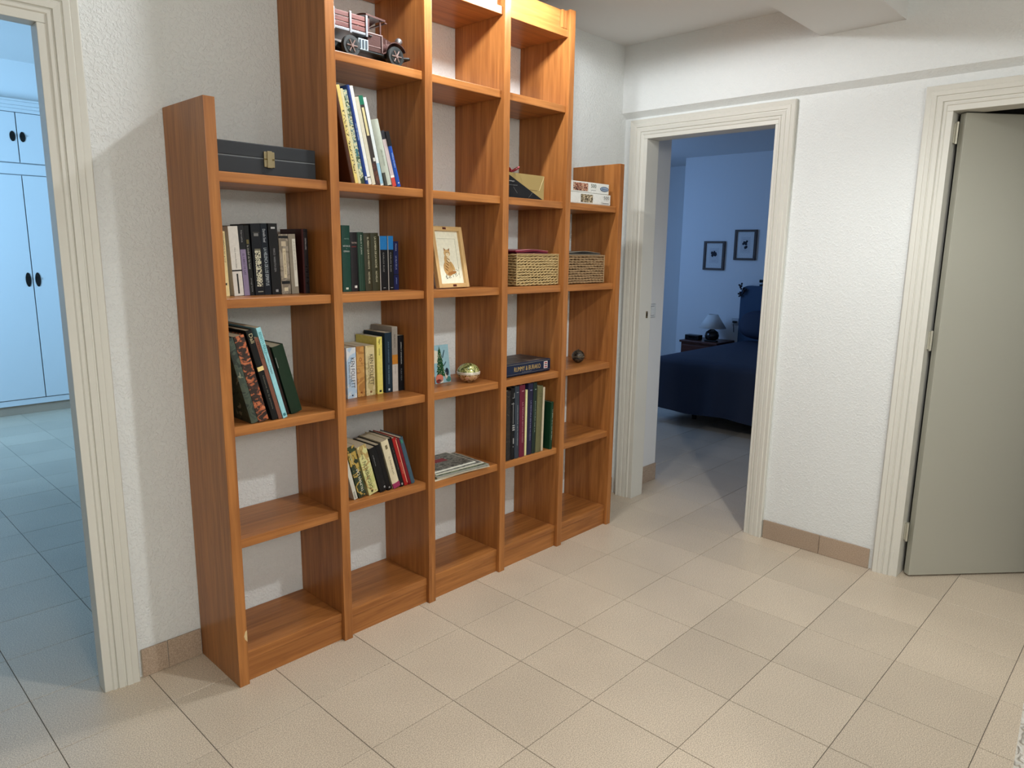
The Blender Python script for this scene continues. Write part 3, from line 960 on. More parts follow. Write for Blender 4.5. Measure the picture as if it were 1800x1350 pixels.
# bed floor and stakes
bm = BM()
box(bm, -.062, .097, .0, W, .080, .088)
obj('bed_floor', bm, GRY, tr, 0.001)
for yy in (0.002, W - .006):
    for zz in (.091, .1085, .126):
        bobj('slat', (-.060, .094, yy, yy + .004, zz, zz + .0145), REDW, tr, 0.001)
    for xx in (-.045, .022, .089):
        bobj('stake', (xx, xx + .008, yy - .004 if yy < .05 else yy + .004, yy if yy < .05 else yy + .008, .076, .146), GRY, tr, 0.001)
for zz in (.091, .1085, .126):
    bobj('slat', (-.064, -.060, .004, W - .004, zz, zz + .0145), REDW, tr, 0.001)
    bobj('slat', (.094, .098, .004, W - .004, zz, zz + .0145), REDW, tr, 0.001)
# cab: side silhouettes extruded into a shell with window openings
cab = BM()
for y0, y1 in ((.010, .014), (W - .014, W - .010)):
    box(cab, .102, .165, y0, y1, .036, .098)         # door panel
    box(cab, .102, .112, y0, y1, .098, .150)         # rear post
    box(cab, .157, .163, y0, y1, .098, .148)         # front post
box(cab, .102, .106, .010, W - .010, .036, .100)
box(cab, .102, .106, .010, .030, .100, .15)
box(cab, .102, .106, W - .030, W - .010, .100, .15)
box(cab, .159, .164, .010, W - .010, .036, .100)
obj('cab', cab, MET, tr, 0.001)
bm = BM()
for i in range(6):
    a0, a1 = i / 6, (i + 1) / 6
    f = lambda a: .004 + a * (W - .008)
    g = lambda a: .150 + .008 * math.sin(math.pi * a)
    vs = [bm.verts.new(p) for p in [(.094, f(a0), g(a0)), (.178, f(a0), g(a0) - .006), (.178, f(a1), g(a1) - .006), (.094, f(a1), g(a1)),
                                    (.094, f(a0), g(a0) + .006), (.178, f(a0), g(a0)), (.178, f(a1), g(a1)), (.094, f(a1), g(a1) + .006)]]
    for q in ((0, 1, 2, 3), (4, 7, 6, 5), (0, 4, 5, 1), (3, 2, 6, 7), (1, 5, 6, 2), (0, 3, 7, 4)):
        bm.faces.new([vs[k] for k in q])
bmesh.ops.remove_doubles(bm, verts=bm.verts, dist=1e-5)
obj('cab_roof', bm, MET, tr)
bobj('windscreen_visor', (.176, .186, .006, W - .006, .139, .143), MET, tr, 0.001)
bobj('door_seam', (.1665, .168, .0095, .012, .04, .098), C((190, 170, 165), .4, .4), tr)
bobj('door_moulding', (.104, .165, .0085, .0105, .094, .0965), C((176, 150, 146), .4, .4), tr, .0005)
bobj('door_moulding', (.106, .160, .0085, .0105, .052, .0535), C((176, 150, 146), .4, .4), tr, .0004)
bobj('door_handle', (.108, .120, .004, .010, .083, .087), DKM, tr, .001)
bm = BM()                                              # tapering hood
hp = [(.164, .016, .040), (.164, .016, .098), (.164, .034, .105), (.164, W - .034, .105), (.164, W - .016, .098), (.164, W - .016, .040)]
hq = [(.245, .030, .044), (.245, .030, .080), (.245, .042, .088), (.245, W - .042, .088), (.245, W - .030, .080), (.245, W - .030, .044)]
A = [bm.verts.new(p) for p in hp]
Bv = [bm.verts.new(p) for p in hq]
for i in range(6):
    bm.faces.new((A[i], A[(i + 1) % 6], Bv[(i + 1) % 6], Bv[i]))
bm.faces.new(A[::-1])
bm.faces.new(Bv)
obj('hood', bm, MET, tr)
bobj('hood_seam', (.190, .1915, .0185, .024, .045, .088), C((176, 150, 146), .4, .4), tr)
bobj('radiator', (.2452, .251, .032, W - .032, .040, .086), GRY, tr, .002)
for y0 in (-.002, W - .028):                            # curved front fenders
    bm = BM()
    P = []
    for i in range(15):
        t = i / 14
        a = math.pi * (0.97 - 0.82 * t)
        P.append((.222 + math.cos(a) * .047, .034 + math.sin(a) * .046 - (0 if t < .6 else 0)))
    P = [(.160, .030)] + P
    for (xa, za), (xb, zb) in zip(P, P[1:]):
        vs = [bm.verts.new(p) for p in [(xa, y0, za), (xb, y0, zb), (xb, y0 + .03, zb), (xa, y0 + .03, za), (xa, y0, za + .004), (xb, y0, zb + .004), (xb, y0 + .03, zb + .004), (xa, y0 + .03, za + .004)]]
        for q in ((0, 3, 2, 1), (4, 5, 6, 7), (0, 1, 5, 4), (3, 7, 6, 2), (1, 2, 6, 5), (0, 4, 7, 3)):
            bm.faces.new([vs[k] for k in q])
    obj('fender', bm, MET, tr)
bobj('running_board', (.055, .165, .000, .022, .026, .031), DKM, tr, .001)
ck = bobj('tool_crate', (.060, .1015, .004, .026, .031, .068), C((170, 182, 188), .5), tr, .001)
for k in range(3):
    bobj('crate_slat', (.064 + k * .013, .070 + k * .013, .002, .005, .036, .064), C((70, 82, 92), .5), ck)
for y0 in (.022, W - .022):
    bm = BM()
    bmesh.ops.create_uvsphere(bm, u_segments=16, v_segments=10, radius=.014, matrix=Matrix.Translation((.250, y0, .094)))
    cyl(bm, (.250, y0, .078), (.250, y0, .086), .003, n=8)
    obj('headlamp', bm, CHROME, tr, smooth=True)
bm = BM()
tube(bm, [(.262, .01, .036), (.278, -.002, .036), (.286, .006, .038), (.288, W / 2, .038), (.286, W - .006, .038), (.278, W + .002, .036), (.262, W - .01, .036)], .005, 6)
box(bm, .25, .285, .03, .034, .034, .038)
box(bm, .25, .285, W - .034, W - .03, .034, .038)
obj('bumper', bm, DKM, tr)

# ------------------------------------------------------------------ boxes on the upper shelves
gb = thing('gift_box', 'gold box with a black diagonal corner, on the upper shelf of the fourth bay', 'box', (1.092, .03, Z[4] + .0008))
GOLDM = base_mat('satin_gold_card', lin((166, 142, 88)), 0.35, 0.2)
noise_bump(GOLDM, 300, .15, .0005)
bobj('carton', (0, .256, 0, .16, 0, .106), GOLDM, gb, .001)
bm = BM()
poly(bm, [(.0005, .0005), (.247, .0005), (.0005, .105)], -.0002, .0008)
obj('black_corner', bm, C((22, 22, 26), .4), gb)
bm = BM()
poly(bm, [(.222, .04), (.2545, .1025), (.2558, .1025), (.2235, .04)], -.0002, .001)
obj('gold_crease', bm, C((226, 208, 160), .4), gb)
text(gb, 'Nespresso', .185, .036, .042, .05, (70, 56, 30), 'flat', -.0004)
text(gb, 'vintage', .035, .066, .073, .045, (200, 200, 200), 'flat', -.0012)
text(gb, 'reserva especial', .045, .050, .056, .06, (130, 130, 130), 'flat', -.0012)
for a, b in (((.05, .045), (.075, .02)), ((.15, .005), (.175, .028))):
    bm = BM()
    poly(bm, [(a[0], a[1]), (b[0], b[1]), (b[0] + .003, b[1]), (a[0] + .003, a[1])], -.0011, .0004)
    obj('printed_line', bm, C((90, 90, 90)), gb)
rb = thing('ribbon_bow', 'crumpled dark red ribbon bow lying on the gold box', 'ribbon', (1.158, .062, Z[4] + .1075))
rb.scale = (1.15, 1.15, 0.95)
REDC = base_mat('crimson_ribbon', (0.30, 0.012, 0.03), 0.45)
noise_bump(REDC, 120, .5, .002)
for k in range(7):
    bm = BM()
    a = k * .9
    L = .030 + .012 * (k % 3)
    base = Vector((0, 0, .006))
    pts = []
    for i in range(13):
        t = math.pi * 2 * i / 12
        pts.append((math.cos(a) * L * math.sin(t / 2) + .006 * math.sin(t), math.sin(a) * L * math.sin(t / 2), .009 + .010 * (1 - math.cos(t)) * .5 + .010 * math.sin(t) * (1 if k % 2 else .6)))
    ring = [Vector(p) for p in pts]
    hw = .004
    nrm = Vector((-math.sin(a), math.cos(a), .3)).normalized() * hw
    for p, q in zip(ring, ring[1:]):
        vs = [bm.verts.new(p - nrm), bm.verts.new(q - nrm), bm.verts.new(q + nrm), bm.verts.new(p + nrm)]
        bm.faces.new(vs)
    bmesh.ops.remove_doubles(bm, verts=bm.verts, dist=1e-5)
    bmesh.ops.solidify(bm, geom=list(bm.faces), thickness=.0012)
    obj('ribbon_loop', bm, REDC, rb)
bm = BM()
bmesh.ops.create_uvsphere(bm, u_segments=10, v_segments=8, radius=.009, matrix=Matrix.Translation((0, 0, .0095)))
obj('knot', bm, REDC, rb, smooth=True)

PHOTO = pattern_mat('old_group_photo_print', [(70, 40, 30), (150, 84, 60), (214, 180, 150), (90, 50, 40)], 70)
PHOTO2 = pattern_mat('dark_village_photo_print', [(40, 34, 24), (96, 80, 50), (205, 190, 160), (60, 50, 36)], 70)
WHITE = C((226, 226, 220), .45)
for k, (x0, x1, h0, h1, lab) in enumerate([(1.518, 1.866, .0008, .0535, 'white jigsaw box, lower of the two, with a dark village picture'),
                                           (1.509, 1.852, .0545, .1060, 'white jigsaw box, upper of the two, with a blue oval badge')]):
    p = thing('puzzle_box', lab, 'puzzle box', (x0, .03 + .002 * k, Z[4] + h0), group='jigsaw boxes in the right bay')
    w, h = x1 - x0, h1 - h0
    bobj('box_lid', (0, w, 0, .22, h * .04, h), WHITE, p, .0015)
    bobj('box_base', (.002, w - .002, .002, .218, 0, h * .55), C((196, 192, 184)), p)
    x_off = .105 if k == 0 else .055
    pw = .095 if k == 0 else .115
    bobj('cover_picture', (x_off, x_off + pw, -.0008, .001, h * .15, h * .88), PHOTO2 if k == 0 else PHOTO, p)
    if k == 0:
        text(p, '500', w - .035, h * .55, h * .86, .045, (90, 90, 90), 'flat', -.0002)
        text(p, 'piezas', w - .035, h * .42, h * .49, .04, (120, 120, 120), 'flat', -.0002)
        text(p, 'Clementoni', w - .045, h * .13, h * .30, .062, (60, 60, 64), 'flat', -.0002)
        bm = BM(); poly(bm, ell(.018, h * .72, .006, .009), -.0002, .0008); obj('emblem', bm, C((60, 60, 60)), p)
    else:
        text(p, '500', .215, h * .52, h * .88, .042, (90, 100, 90), 'flat', -.0002)
        text(p, 'piezas', .215, h * .22, h * .36, .036, (110, 110, 110), 'flat', -.0002)
        bm = BM(); poly(bm, ell(.305, h * .5, .036, .012), -.0002, .0008); obj('oval_badge', bm, C((52, 72, 104)), p)
        bm = BM(); poly(bm, ell(.305, h * .5, .032, .009), -.0009, .0005); obj('oval_badge_inner', bm, C((150, 168, 190)), p)
        text(p, 'Educa', .305, h * .42, h * .58, .044, (40, 56, 90), 'flat', -.0014)
        bobj('box_side', (w + .0002, w + .001, .005, .215, h * .05, h * .95), C((90, 90, 92)), p)

# ------------------------------------------------------------------ framed cat picture
fw, fh = .181, .258
fr = thing('picture_frame', 'light wood frame with a cat drawing, standing tilted on the shelf', 'picture frame', (.741, .058, Z[3] + .005), (math.radians(-11.5), 0, math.radians(4)))
PINE = wood('pale_pine_frame', (0.50, 0.30, 0.12), (0.66, 0.44, 0.20), 'z', 2, .4)
PINEH = wood('pale_pine_frame_level', (0.50, 0.30, 0.12), (0.66, 0.44, 0.20), 'x', 2, .4)
fwid = .018
bobj('frame_side', (0, fwid, 0, .022, 0, fh), PINE, fr, .0015)
bobj('frame_side', (fw - fwid, fw, 0, .022, 0, fh), PINE, fr, .0015)
bobj('frame_rail', (fwid, fw - fwid, .0003, .022, 0, fwid), PINEH, fr, .0015)
bobj('frame_rail', (fwid, fw - fwid, .0003, .022, fh - fwid, fh), PINEH, fr, .0015)
bobj('inlay', (fw * .45, fw * .56, -.0006, .004, .004, .013), C((84, 34, 24), .5), fr)
bobj('inlay', (fw * .36, fw * .47, -.0006, .004, fh - .013, fh - .004), C((84, 34, 24), .5), fr)
bobj('mat_board', (fwid, fw - fwid, .014, .018, fwid, fh - fwid), C((232, 228, 206), .7), fr)
bobj('mount_line', (.038, fw - .038, .0132, .0142, fh - .050, fh - .049), C((176, 172, 150), .7), fr)
bobj('mount_line', (fw - .039, fw - .038, .0132, .0142, .040, fh - .049), C((176, 172, 150), .7), fr)
cat = [(ell(.082, .083, .028, .033, .25), (190, 148, 92)), (ell(.080, .114, .017, .028, .1), (200, 160, 104)), (ell(.084, .147, .0185, .0155), (206, 170, 116)),
       ([(.069, .156), (.067, .170), (.078, .162)], (150, 104, 60)), ([(.099, .156), (.102, .169), (.090, .162)], (150, 104, 60)),
       (ell(.086, .141, .010, .008), (232, 216, 180)), (ell(.088, .122, .009, .014, .1), (230, 212, 172)), (ell(.100, .064, .026, .0065, .15), (160, 108, 56)), (ell(.108, .092, .006, .022, .5), (200, 160, 100)),
       (ell(.080, .150, .0022, .0016), (40, 34, 24)), (ell(.090, .150, .0022, .0016), (40, 34, 24)), (ell(.085, .143, .0018, .0012), (120, 60, 50))]
for i in range(5):
    cat.append((ell(.070 + .004 * i, .078 + .011 * i, .010, .0012, -.6), (120, 78, 40)))
dr = None
for i, (pts, c) in enumerate(cat):
    bm = BM()
    poly(bm, pts, .0138 - i * .00012, .0004)
    o = obj('cat_drawing' if dr is None else 'drawn_shape', bm, C(c, .7), fr if dr is None else dr)
    if dr is None:
        dr = o
bm = BM()
for i in range(34):
    a = random.uniform(0, 1)
    x, z = .060 + .085 * a, .048 + .05 * a * random.random() + random.uniform(-.008, .008)
    poly(bm, ell(x, z, .0014, .0034, random.uniform(-.6, .6), 6), .0138, .0004)
tag(obj('drawn_leaves', bm, C((104, 104, 86), .7), fr), kind='stuff')
bm = BM()
box(bm, fw * .4, fw * .6, .021, .024, .04, fh * .7, None)
o = obj('easel_back', bm, C((90, 70, 50)), fr)

# ------------------------------------------------------------------ woven baskets and papers
WEAVE = base_mat('dry_woven_grass', lin((176, 150, 102)), 0.75)
noise_bump(WEAVE, 220, .6, .002)
WEAVE2 = base_mat('dry_woven_grass_brown', lin((154, 125, 90)), 0.75)  # darker, browner grass for the second basket
noise_bump(WEAVE2, 220, .6, .002)


def basket(x0, x1, y0, y1, z, h, mat, label, rows=12):
    r = thing('basket', label, 'basket', (x0, y0, z), group='woven baskets on the middle shelf')
    w, d = x1 - x0, y1 - y0
    rad = h / rows / 2
    for k in range(rows):
        zz = rad + k * 2 * rad
        pts = []
        step = .0033
        cor = [(rad, rad), (w - rad, rad), (w - rad, d - rad), (rad, d - rad)]
        ph = random.random() * 3
        for i in range(4):
            a, b = Vector(cor[i]), Vector(cor[(i + 1) % 4])
            n = int((b - a).length / step)
            for j in range(n):
                p = a.lerp(b, j / n)
                wob = math.sin((p.x + p.y) * 60 + ph) * .0006
                pts.append((p.x + wob, p.y + wob, zz + .0009 * math.sin((p.x + p.y) * 45 + ph * 2)))
        bm = BM()
        tube(bm, pts, rad * .78, 12, True, (random.uniform(95, 140) * (1 if mat is WEAVE else -1), .40, random.uniform(0, 3.1)))
        obj('woven_row', bm, mat, r, smooth=True)
    bobj('basket_base', (rad * 2, w - rad * 2, rad * 2, d - rad * 2, 0.0004, .004), mat, r)
    for cx in (rad * .5, w - rad * .5):
        bm = BM()
        tube(bm, [(cx, rad * .2, .002 + (h - .004) * i / 40) for i in range(41)], .0028, 6)
        obj('corner_cord', bm, mat, r, smooth=True)
    bm = BM()
    tube(bm, [(w * i / 60, .001, h - .002) for i in range(61)], .0026, 6)
    obj('rim_cord', bm, mat, r, smooth=True)
    return r


basket(1.172, 1.467, .030, .27, Z[3] + .0024, .145, WEAVE, 'straw-coloured woven basket holding dark red folders')
basket(1.523, 1.842, .034, .27, Z[3] + .0024, .141, WEAVE2, 'browner woven basket holding grey papers, in the right bay')


def sheets(name, x0, x1, y0, y1, z, specs, label, cat_, group=None):
    r = thing(name, label, cat_, (x0, y0, z), group=group)
    zz = 0
    for i, (c, th, dx, sag) in enumerate(specs):
        bm = BM()
        n = 14
        w, d = x1 - x0, y1 - y0
        top = []
        grid = []
        for j in range(n + 1):
            u = j / n
            col_ = []
            for v in (0, 1):
                zc = zz + sag * math.sin(math.pi * u) + .001 * math.sin(u * 9 + i)
                col_.append(((dx + u * w), v * d, zc))
            grid.append(col_)
        for j in range(n):
            a, b = grid[j], grid[j + 1]
            vs = [bm.verts.new(p) for p in (a[0], b[0], b[1], a[1])] + [bm.verts.new((p[0], p[1], p[2] + th)) for p in (a[0], b[0], b[1], a[1])]
            for q in ((0, 3, 2, 1), (4, 5, 6, 7), (0, 1, 5, 4), (2, 3, 7, 6)):
                bm.faces.new([vs[k] for k in q])
            if j == 0: bm.faces.new((vs[0], vs[4], vs[7], vs[3]))
            if j == n - 1: bm.faces.new((vs[1], vs[2], vs[6], vs[5]))
        bmesh.ops.remove_doubles(bm, verts=bm.verts, dist=1e-6)
        obj('sheet', bm, C(c, .4), r)
        zz += th + .0016
    return r


def folder_props(bx, z):
    pass


# stuffing that carries the folders inside the baskets
sheets('folders', 1.185, 1.405, .045, .255, Z[3] + .1375, [((70, 20, 34), .006, 0, .001), ((80, 22, 36), .007, .002, .002), ((120, 34, 52), .005, -.004, .004), ((196, 120, 130), .0016, .0, .005)],
       'dark red folders sticking out above the straw-coloured basket', 'folders')
sheets('papers', 1.545, 1.825, .05, .25, Z[3] + .135, [((90, 84, 76), .006, 0, .001), ((120, 112, 100), .004, .004, .003), ((70, 66, 62), .003, -.004, .005), ((150, 144, 132), .0016, .0, .007)],
       'grey papers heaped in the browner basket', 'papers')

# ------------------------------------------------------------------ card and ornaments
cd = thing('postcard', 'upright card with a decorated fir tree on a pale blue ground', 'card', (.793, .150, Z[2] + .003), (math.radians(-7), 0, math.radians(2)))
bobj('card_board', (0, .092, 0, .002, 0, .168), C((150, 188, 200), .5), cd)
bm = BM()
poly(bm, [(.001, .09), (.030, .09), (.034, .14), (.001, .15)], -.0002, .0004)
obj('pale_cloud', bm, C((220, 214, 196)), cd)
bm = BM()
for i in range(5):
    z0, hw = .028 + i * .022, .030 - i * .0045
    poly(bm, [(.036 - hw, z0), (.036 + hw, z0), (.038 + hw * .3, z0 + .032), (.034 - hw * .3, z0 + .032)], -.0006 - i * .0001, .0004)
poly(bm, [(.029, .13), (.045, .13), (.037, .162)], -.0012, .0004)
obj('printed_tree', bm, C((26, 74, 40)), cd)
bm = BM()
for i in range(34):
    z0 = random.uniform(.03, .13)
    hw = .032 - (z0 - .03) * .2
    poly(bm, ell(.036 + random.uniform(-hw, hw) * .8, z0, .0016, .0016, 0, 6), -.0016, .0004)
tag(obj('printed_lights', bm, C((216, 214, 190)), cd), kind='stuff')
for (pts, c) in (([(.050, .112), (.064, .145), (.067, .143), (.053, .108)], (50, 78, 92)), ([(.056, .078), (.070, .094), (.071, .090), (.058, .074)], (60, 88, 98)),
                 (ell(.024, .022, .022, .018), (206, 120, 100)), (ell(.018, .010, .014, .009), (150, 44, 40)), (ell(.034, .008, .012, .007), (226, 216, 200)),
                 (ell(.072, .046, .010, .018), (32, 48, 62)), (ell(.066, .030, .008, .016), (216, 210, 196)), (ell(.078, .014, .014, .012), (70, 130, 124))):
    bm = BM()
    poly(bm, pts, -.0018, .0006)
    obj('printed_figure', bm, C(c), cd)
bobj('card_strut', (.03, .06, .0021, .018, 0.004, .006), C((190, 190, 180)), cd)

trk = thing('trinket_box', 'round lidded ball ornament, green-gold above and pink-gold below', 'ornament', (.947, .105, Z[2] + .0005))
GG = pattern_mat('green_gold_engraved', [(60, 66, 34), (150, 156, 90), (206, 204, 140), (110, 116, 60)], 60, .25)
GP = pattern_mat('rose_gold_engraved', [(120, 84, 40), (206, 180, 130), (216, 176, 160), (150, 120, 60)], 60, .25)
for m_ in (GG, GP):
    m_.node_tree.nodes['Principled BSDF'].inputs['Metallic'].default_value = .35


def half(prof, name, mat):
    bm = BM()
    lathe(bm, prof, n=32)
    obj(name, bm, mat, trk, smooth=True)


R0 = .051
half([(.012, 0), (.020, .0015)] + [(R0 * math.cos(a), .041 + .041 * math.sin(a)) for a in [math.radians(t) for t in range(-66, -5, 7)]] + [(R0 * .97, .038)], 'lower_half', GP)
half([(R0 * .97, .046)] + [(R0 * math.cos(a), .043 + .043 * math.sin(a)) for a in [math.radians(t) for t in range(7, 89, 8)]], 'upper_half', GG)
half([(R0 + .0005, .0375), (R0 + .002, .039), (R0 + .002, .0415), (R0 + .0003, .042)], 'lower_band', C((226, 220, 204), .25, .3))
half([(R0 + .0003, .0425), (R0 + .002, .043), (R0 + .002, .0475), (R0 + .0003, .049)], 'upper_band', C((226, 220, 204), .25, .3))

bl = thing('metal_ball', 'small dark pewter ball box with an engraved band, alone on the right bay shelf', 'ornament', (1.752, .118, Z[2] + .0005))
PEW = pattern_mat('engraved_pewter', [(52, 46, 40), (90, 82, 72), (120, 112, 98)], 90, .4)
PEW.node_tree.nodes['Principled BSDF'].inputs['Metallic'].default_value = .5
for nm, rg in (('lower_half', range(-75, -3, 8)), ('upper_half', range(5, 86, 8))):
    bm = BM()
    lathe(bm, [(.034 * math.cos(math.radians(t)), .035 + .034 * math.sin(math.radians(t))) for t in rg], n=28)
    obj(nm, bm, PEW, bl, smooth=True)
bm = BM()
lathe(bm, [(.0335, .0325), (.0355, .034), (.0355, .037), (.0335, .0385)], n=28)
obj('band', bm, C((130, 120, 104), .35, .5), bl)
bm = BM()
bmesh.ops.create_uvsphere(bm, u_segments=10, v_segments=8, radius=.0035, matrix=Matrix.Translation((0, 0, .071)))
obj('finial', bm, PEW, bl, smooth=True)

# ------------------------------------------------------------------ game box
gm = thing('game_box', 'dark blue flat game box lettered RUMMY BURAKO in gold', 'game box', (1.128, .045, Z[2] + .004), (0, 0, math.radians(1.5)))
NAVY = C((20, 34, 62), .35)
bobj('box_lid', (0, .322, 0, .20, .004, .0585), NAVY, gm, .001)
bobj('box_base', (.0015, .3205, .0015, .1985, 0, .03), C((16, 26, 50)), gm)
text(gm, 'RUMMY & BURAKO', .150, .020, .042, .19, (196, 166, 104), 'flat', -.0004)
text(gm, 'de lujo para casa', .145, .011, .0155, .07, (150, 150, 160), 'flat', -.0004)
bobj('price_label', (.272, .300, -.0008, .001, .014, .048), C((220, 212, 208)), gm)
for k in range(3):
    bobj('label_mark', (.276, .296, -.0012, 0, .018 + k * .010, .024 + k * .010), C((150, 60, 70) if k != 1 else (90, 84, 100)), gm)
bobj('gold_line', (.002, .32, -.0006, .001, .0535, .0545), C((160, 150, 120)), gm)
bobj('gold_line', (.002, .32, -.0006, .001, .0075, .0085), C((120, 116, 110)), gm)
bobj('box_picture', (.01, .31, .008, .192, .0585, .0592), pattern_mat('muted_tile_print', [(60, 52, 50), (84, 74, 68), (100, 92, 84)], 18), gm)

# ------------------------------------------------------------------ magazines
MAGT = pattern_mat('grey_news_print', [(60, 62, 58), (140, 140, 130), (96, 98, 90), (176, 170, 160)], 26, stretch=(1, 2.4, 1))
MAGG = pattern_mat('green_news_print', [(40, 52, 36), (110, 120, 90), (70, 70, 60)], 30)
zz = Z1[2]
mags = [(.300, .205, .006, 2, (214, 206, 186), 'magazine at the bottom of the stack, its edge flush with the shelf front', (.672, .020)),
        (.290, .21, .0045, 12, (180, 170, 150), 'magazine second from the bottom, corner poking out to the right', (.690, .022)),
        (.295, .215, .005, 9, (150, 150, 140), 'magazine with a greenish cover in the middle of the stack', (.688, .022)),
        (.275, .215, .0045, 7, (200, 196, 180), 'magazine second from the top with a rolled corner', (.695, .036)),
        (.240, .205, .0045, 4, (222, 220, 206), 'topmost magazine, grey cover in a white border', (.700, .050))]
for i, (w, d, th, rot, c, lab, (mx, my)) in enumerate(mags):
    m_ = thing('magazine', lab, 'magazine', (mx, my, zz + .0003), (0, 0, math.radians(-rot * .6 + 2)), 'magazines stacked in the third bay')
    bobj('pages', (0, w, 0, d, 0, th), C(c, .6), m_, .0006)
    bobj('cover', (.006, w - .006, .006, d - .006, th, th + .0005), MAGT if i in (4, 3, 1) else MAGG, m_)
    if i == 4:
        bobj('title_block', (.05, .16, .10, .14, th + .0005, th + .0009), C((150, 50, 60)), m_)
        bobj('title_block', (.03, .15, .15, .18, th + .0005, th + .0009), C((120, 110, 112)), m_)
    zz += th + .0011

# ------------------------------------------------------------------ light switch in the passage
sw = thing('light_switch', 'square white rocker switch beside the bedroom doorway', 'light switch', (2.62, .262, 1.098))
bobj('switch_plate', (0, .082, -.009, -.0003, 0, .082), C((214, 218, 218), .35), sw, .002)
bobj('rocker_gap_shade', (.019, .063, -.0095, -.0088, .011, .071), C((120, 124, 126)), sw)  # shade of the gap round the rocker, painted grey
bobj('switch_shadow_rim', (-.002, .084, -.004, -.0003, -.002, .084), C((150, 154, 156)), sw)  # grey rim painted as the shadow line round the plate
bobj('rocker', (.022, .060, -.013, -.0085, .014, .068), C((222, 226, 226), .3), sw, .0015)

# ------------------------------------------------------------------ wardrobe in the left room
WP = base_mat('white_wardrobe_paint', (0.72, 0.73, 0.73), 0.42)
noise_bump(WP, 80, .05, .0006)
wd = thing('wardrobe', 'white built-in wardrobe with upper cupboards and black handles', 'wardrobe', (0.42, 5.2, 0))
WZ0 = .100
bobj('wardrobe_body', (-1.35, .78, .03, .48, WZ0 - .02, 2.62), WP, wd)
bobj('bottom_rail', (-1.35, .78, -.004, .03, WZ0 - .015, .135), WP, wd, .003)
bobj('middle_rail', (-1.35, .78, -.002, .03, 2.08, 2.17), WP, wd, .004)
bobj('top_rail', (-1.35, .78, -.002, .03, 2.59, 2.62), WP, wd, .004)
for i, (a, b) in enumerate(((2.62, 2.645), (2.645, 2.675), (2.675, 2.69))):
    bobj('cornice', (-1.36 - i * .01, .79 + i * .01, -.015 - .018 * i, .48, a, b), WP, wd, .004)
edges = [-1.35, -.86, -.415, .033, .48, .78]
HM = base_mat('dark_bronze_handle', (0.02, 0.018, 0.016), 0.35, .5)
noise_bump(HM, 200, .2, .0006)
for k, (a, b) in enumerate(zip(edges, edges[1:])):
    gap = .004
    lo = bobj('lower_door', (a + gap, b - gap, -.014, .006, .142, 2.072), WP, wd, .002)
    up = bobj('upper_door', (a + gap, b - gap, -.014, .006, 2.178, 2.584), WP, wd, .002)
    hx = (b - .036) if k in (0, 2) else (a + .036)
    for par, zc, hh in ((lo, 1.19, .062), (up, 2.39, .042)):
        bm = BM()
        pts = ell(hx, zc, .021, hh, 0, 20)
        poly(bm, pts, -.0142, .004)
        ho = obj('handle', bm, HM, par)
        bm = BM()
        cyl(bm, (hx, -.018, zc + hh * .2), (hx, -.032, zc + hh * .2), .006, .009, 10)
        obj('knob', bm, HM, ho)
bobj('baseboard_tile_strip', (-1.35, .82, .02, .03, 0.001, WZ0 - .021), TILEB, wd)
struct('wall_wardrobe_soffit', [(-4.0, 1.25, 5.24, 5.7, 2.69, 3.01)], PLAIN)

# ------------------------------------------------------------------ bedroom furniture
NVY = base_mat('navy_bedspread_cloth', lin((34, 45, 68)), 0.75)
noise_bump(NVY, 500, .3, .001)
bed = thing('bed', 'double bed under a navy spread reaching nearly to the floor', 'bed', (5.2, .52, 0))
bobj('mattress', (-.86, .90, -.66, .70, .27, .55), C((190, 190, 195)), bed, .04)
bobj('bed_frame', (-.84, .88, -.64, .68, .17, .27), C((40, 32, 28)), bed)
for sx in (-.62, .82):
    for sy in (-.45, .45):
        bm = BM()
        cyl(bm, (sx, sy, 0), (sx, sy, .17), .022, .028, 12)
        obj('leg', bm, C((34, 28, 26)), bed)
# spread: rings from hem up over the edge to the centre
bm = BM()
hx_, hy_ = .92, .735
per = []
n1, n2 = 70, 50
for i in range(n1): per.append((-hx_ + 2 * hx_ * i / n1, -hy_))
for i in range(n2): per.append((hx_, -hy_ + 2 * hy_ * i / n2))
for i in range(n1): per.append((hx_ - 2 * hx_ * i / n1, hy_))
for i in range(n2): per.append((-hx_, hy_ - 2 * hy_ * i / n2))
levels = [(1.0, .035, .125), (1.0, .028, .22), (1.0, .018, .34), (1.0, .008, .46), (1.0, .0, .53), (.995, -.012, .563), (.97, -.02, .580), (.90, -.02, .588), (.6, 0, .592), (.25, 0, .594)]
rings = []
acc = 0
for sc, off, z in levels:
    ring = []
    for i, (x, y) in enumerate(per):
        fold = (math.sin(i * .42) * .6 + math.sin(i * .23 + 1.3) + .5 * math.sin(i * .81)) * .012 * max(0, (.55 - z) / .42)
        nx, ny = (x / hx_), (y / hy_)
        cx = x * sc + (off + fold) * (1 if nx > .98 else -1 if nx < -.98 else nx)
        cy = y * sc + (off + fold) * (1 if ny > .98 else -1 if ny < -.98 else ny)
        hem = .012 * math.sin(i * .3) if z < .15 else 0
        ring.append(bm.verts.new((cx, cy, z + hem)))
    rings.append(ring)
N = len(per)
for a, b in zip(rings, rings[1:]):
    for i in range(N):
        bm.faces.new((a[i], a[(i + 1) % N], b[(i + 1) % N], b[i]))
bm.faces.new(rings[-1])
sp = obj('bedspread', bm, NVY, bed, smooth=True)
sp['label'] = 'navy cloth with soft folds hanging at the foot'
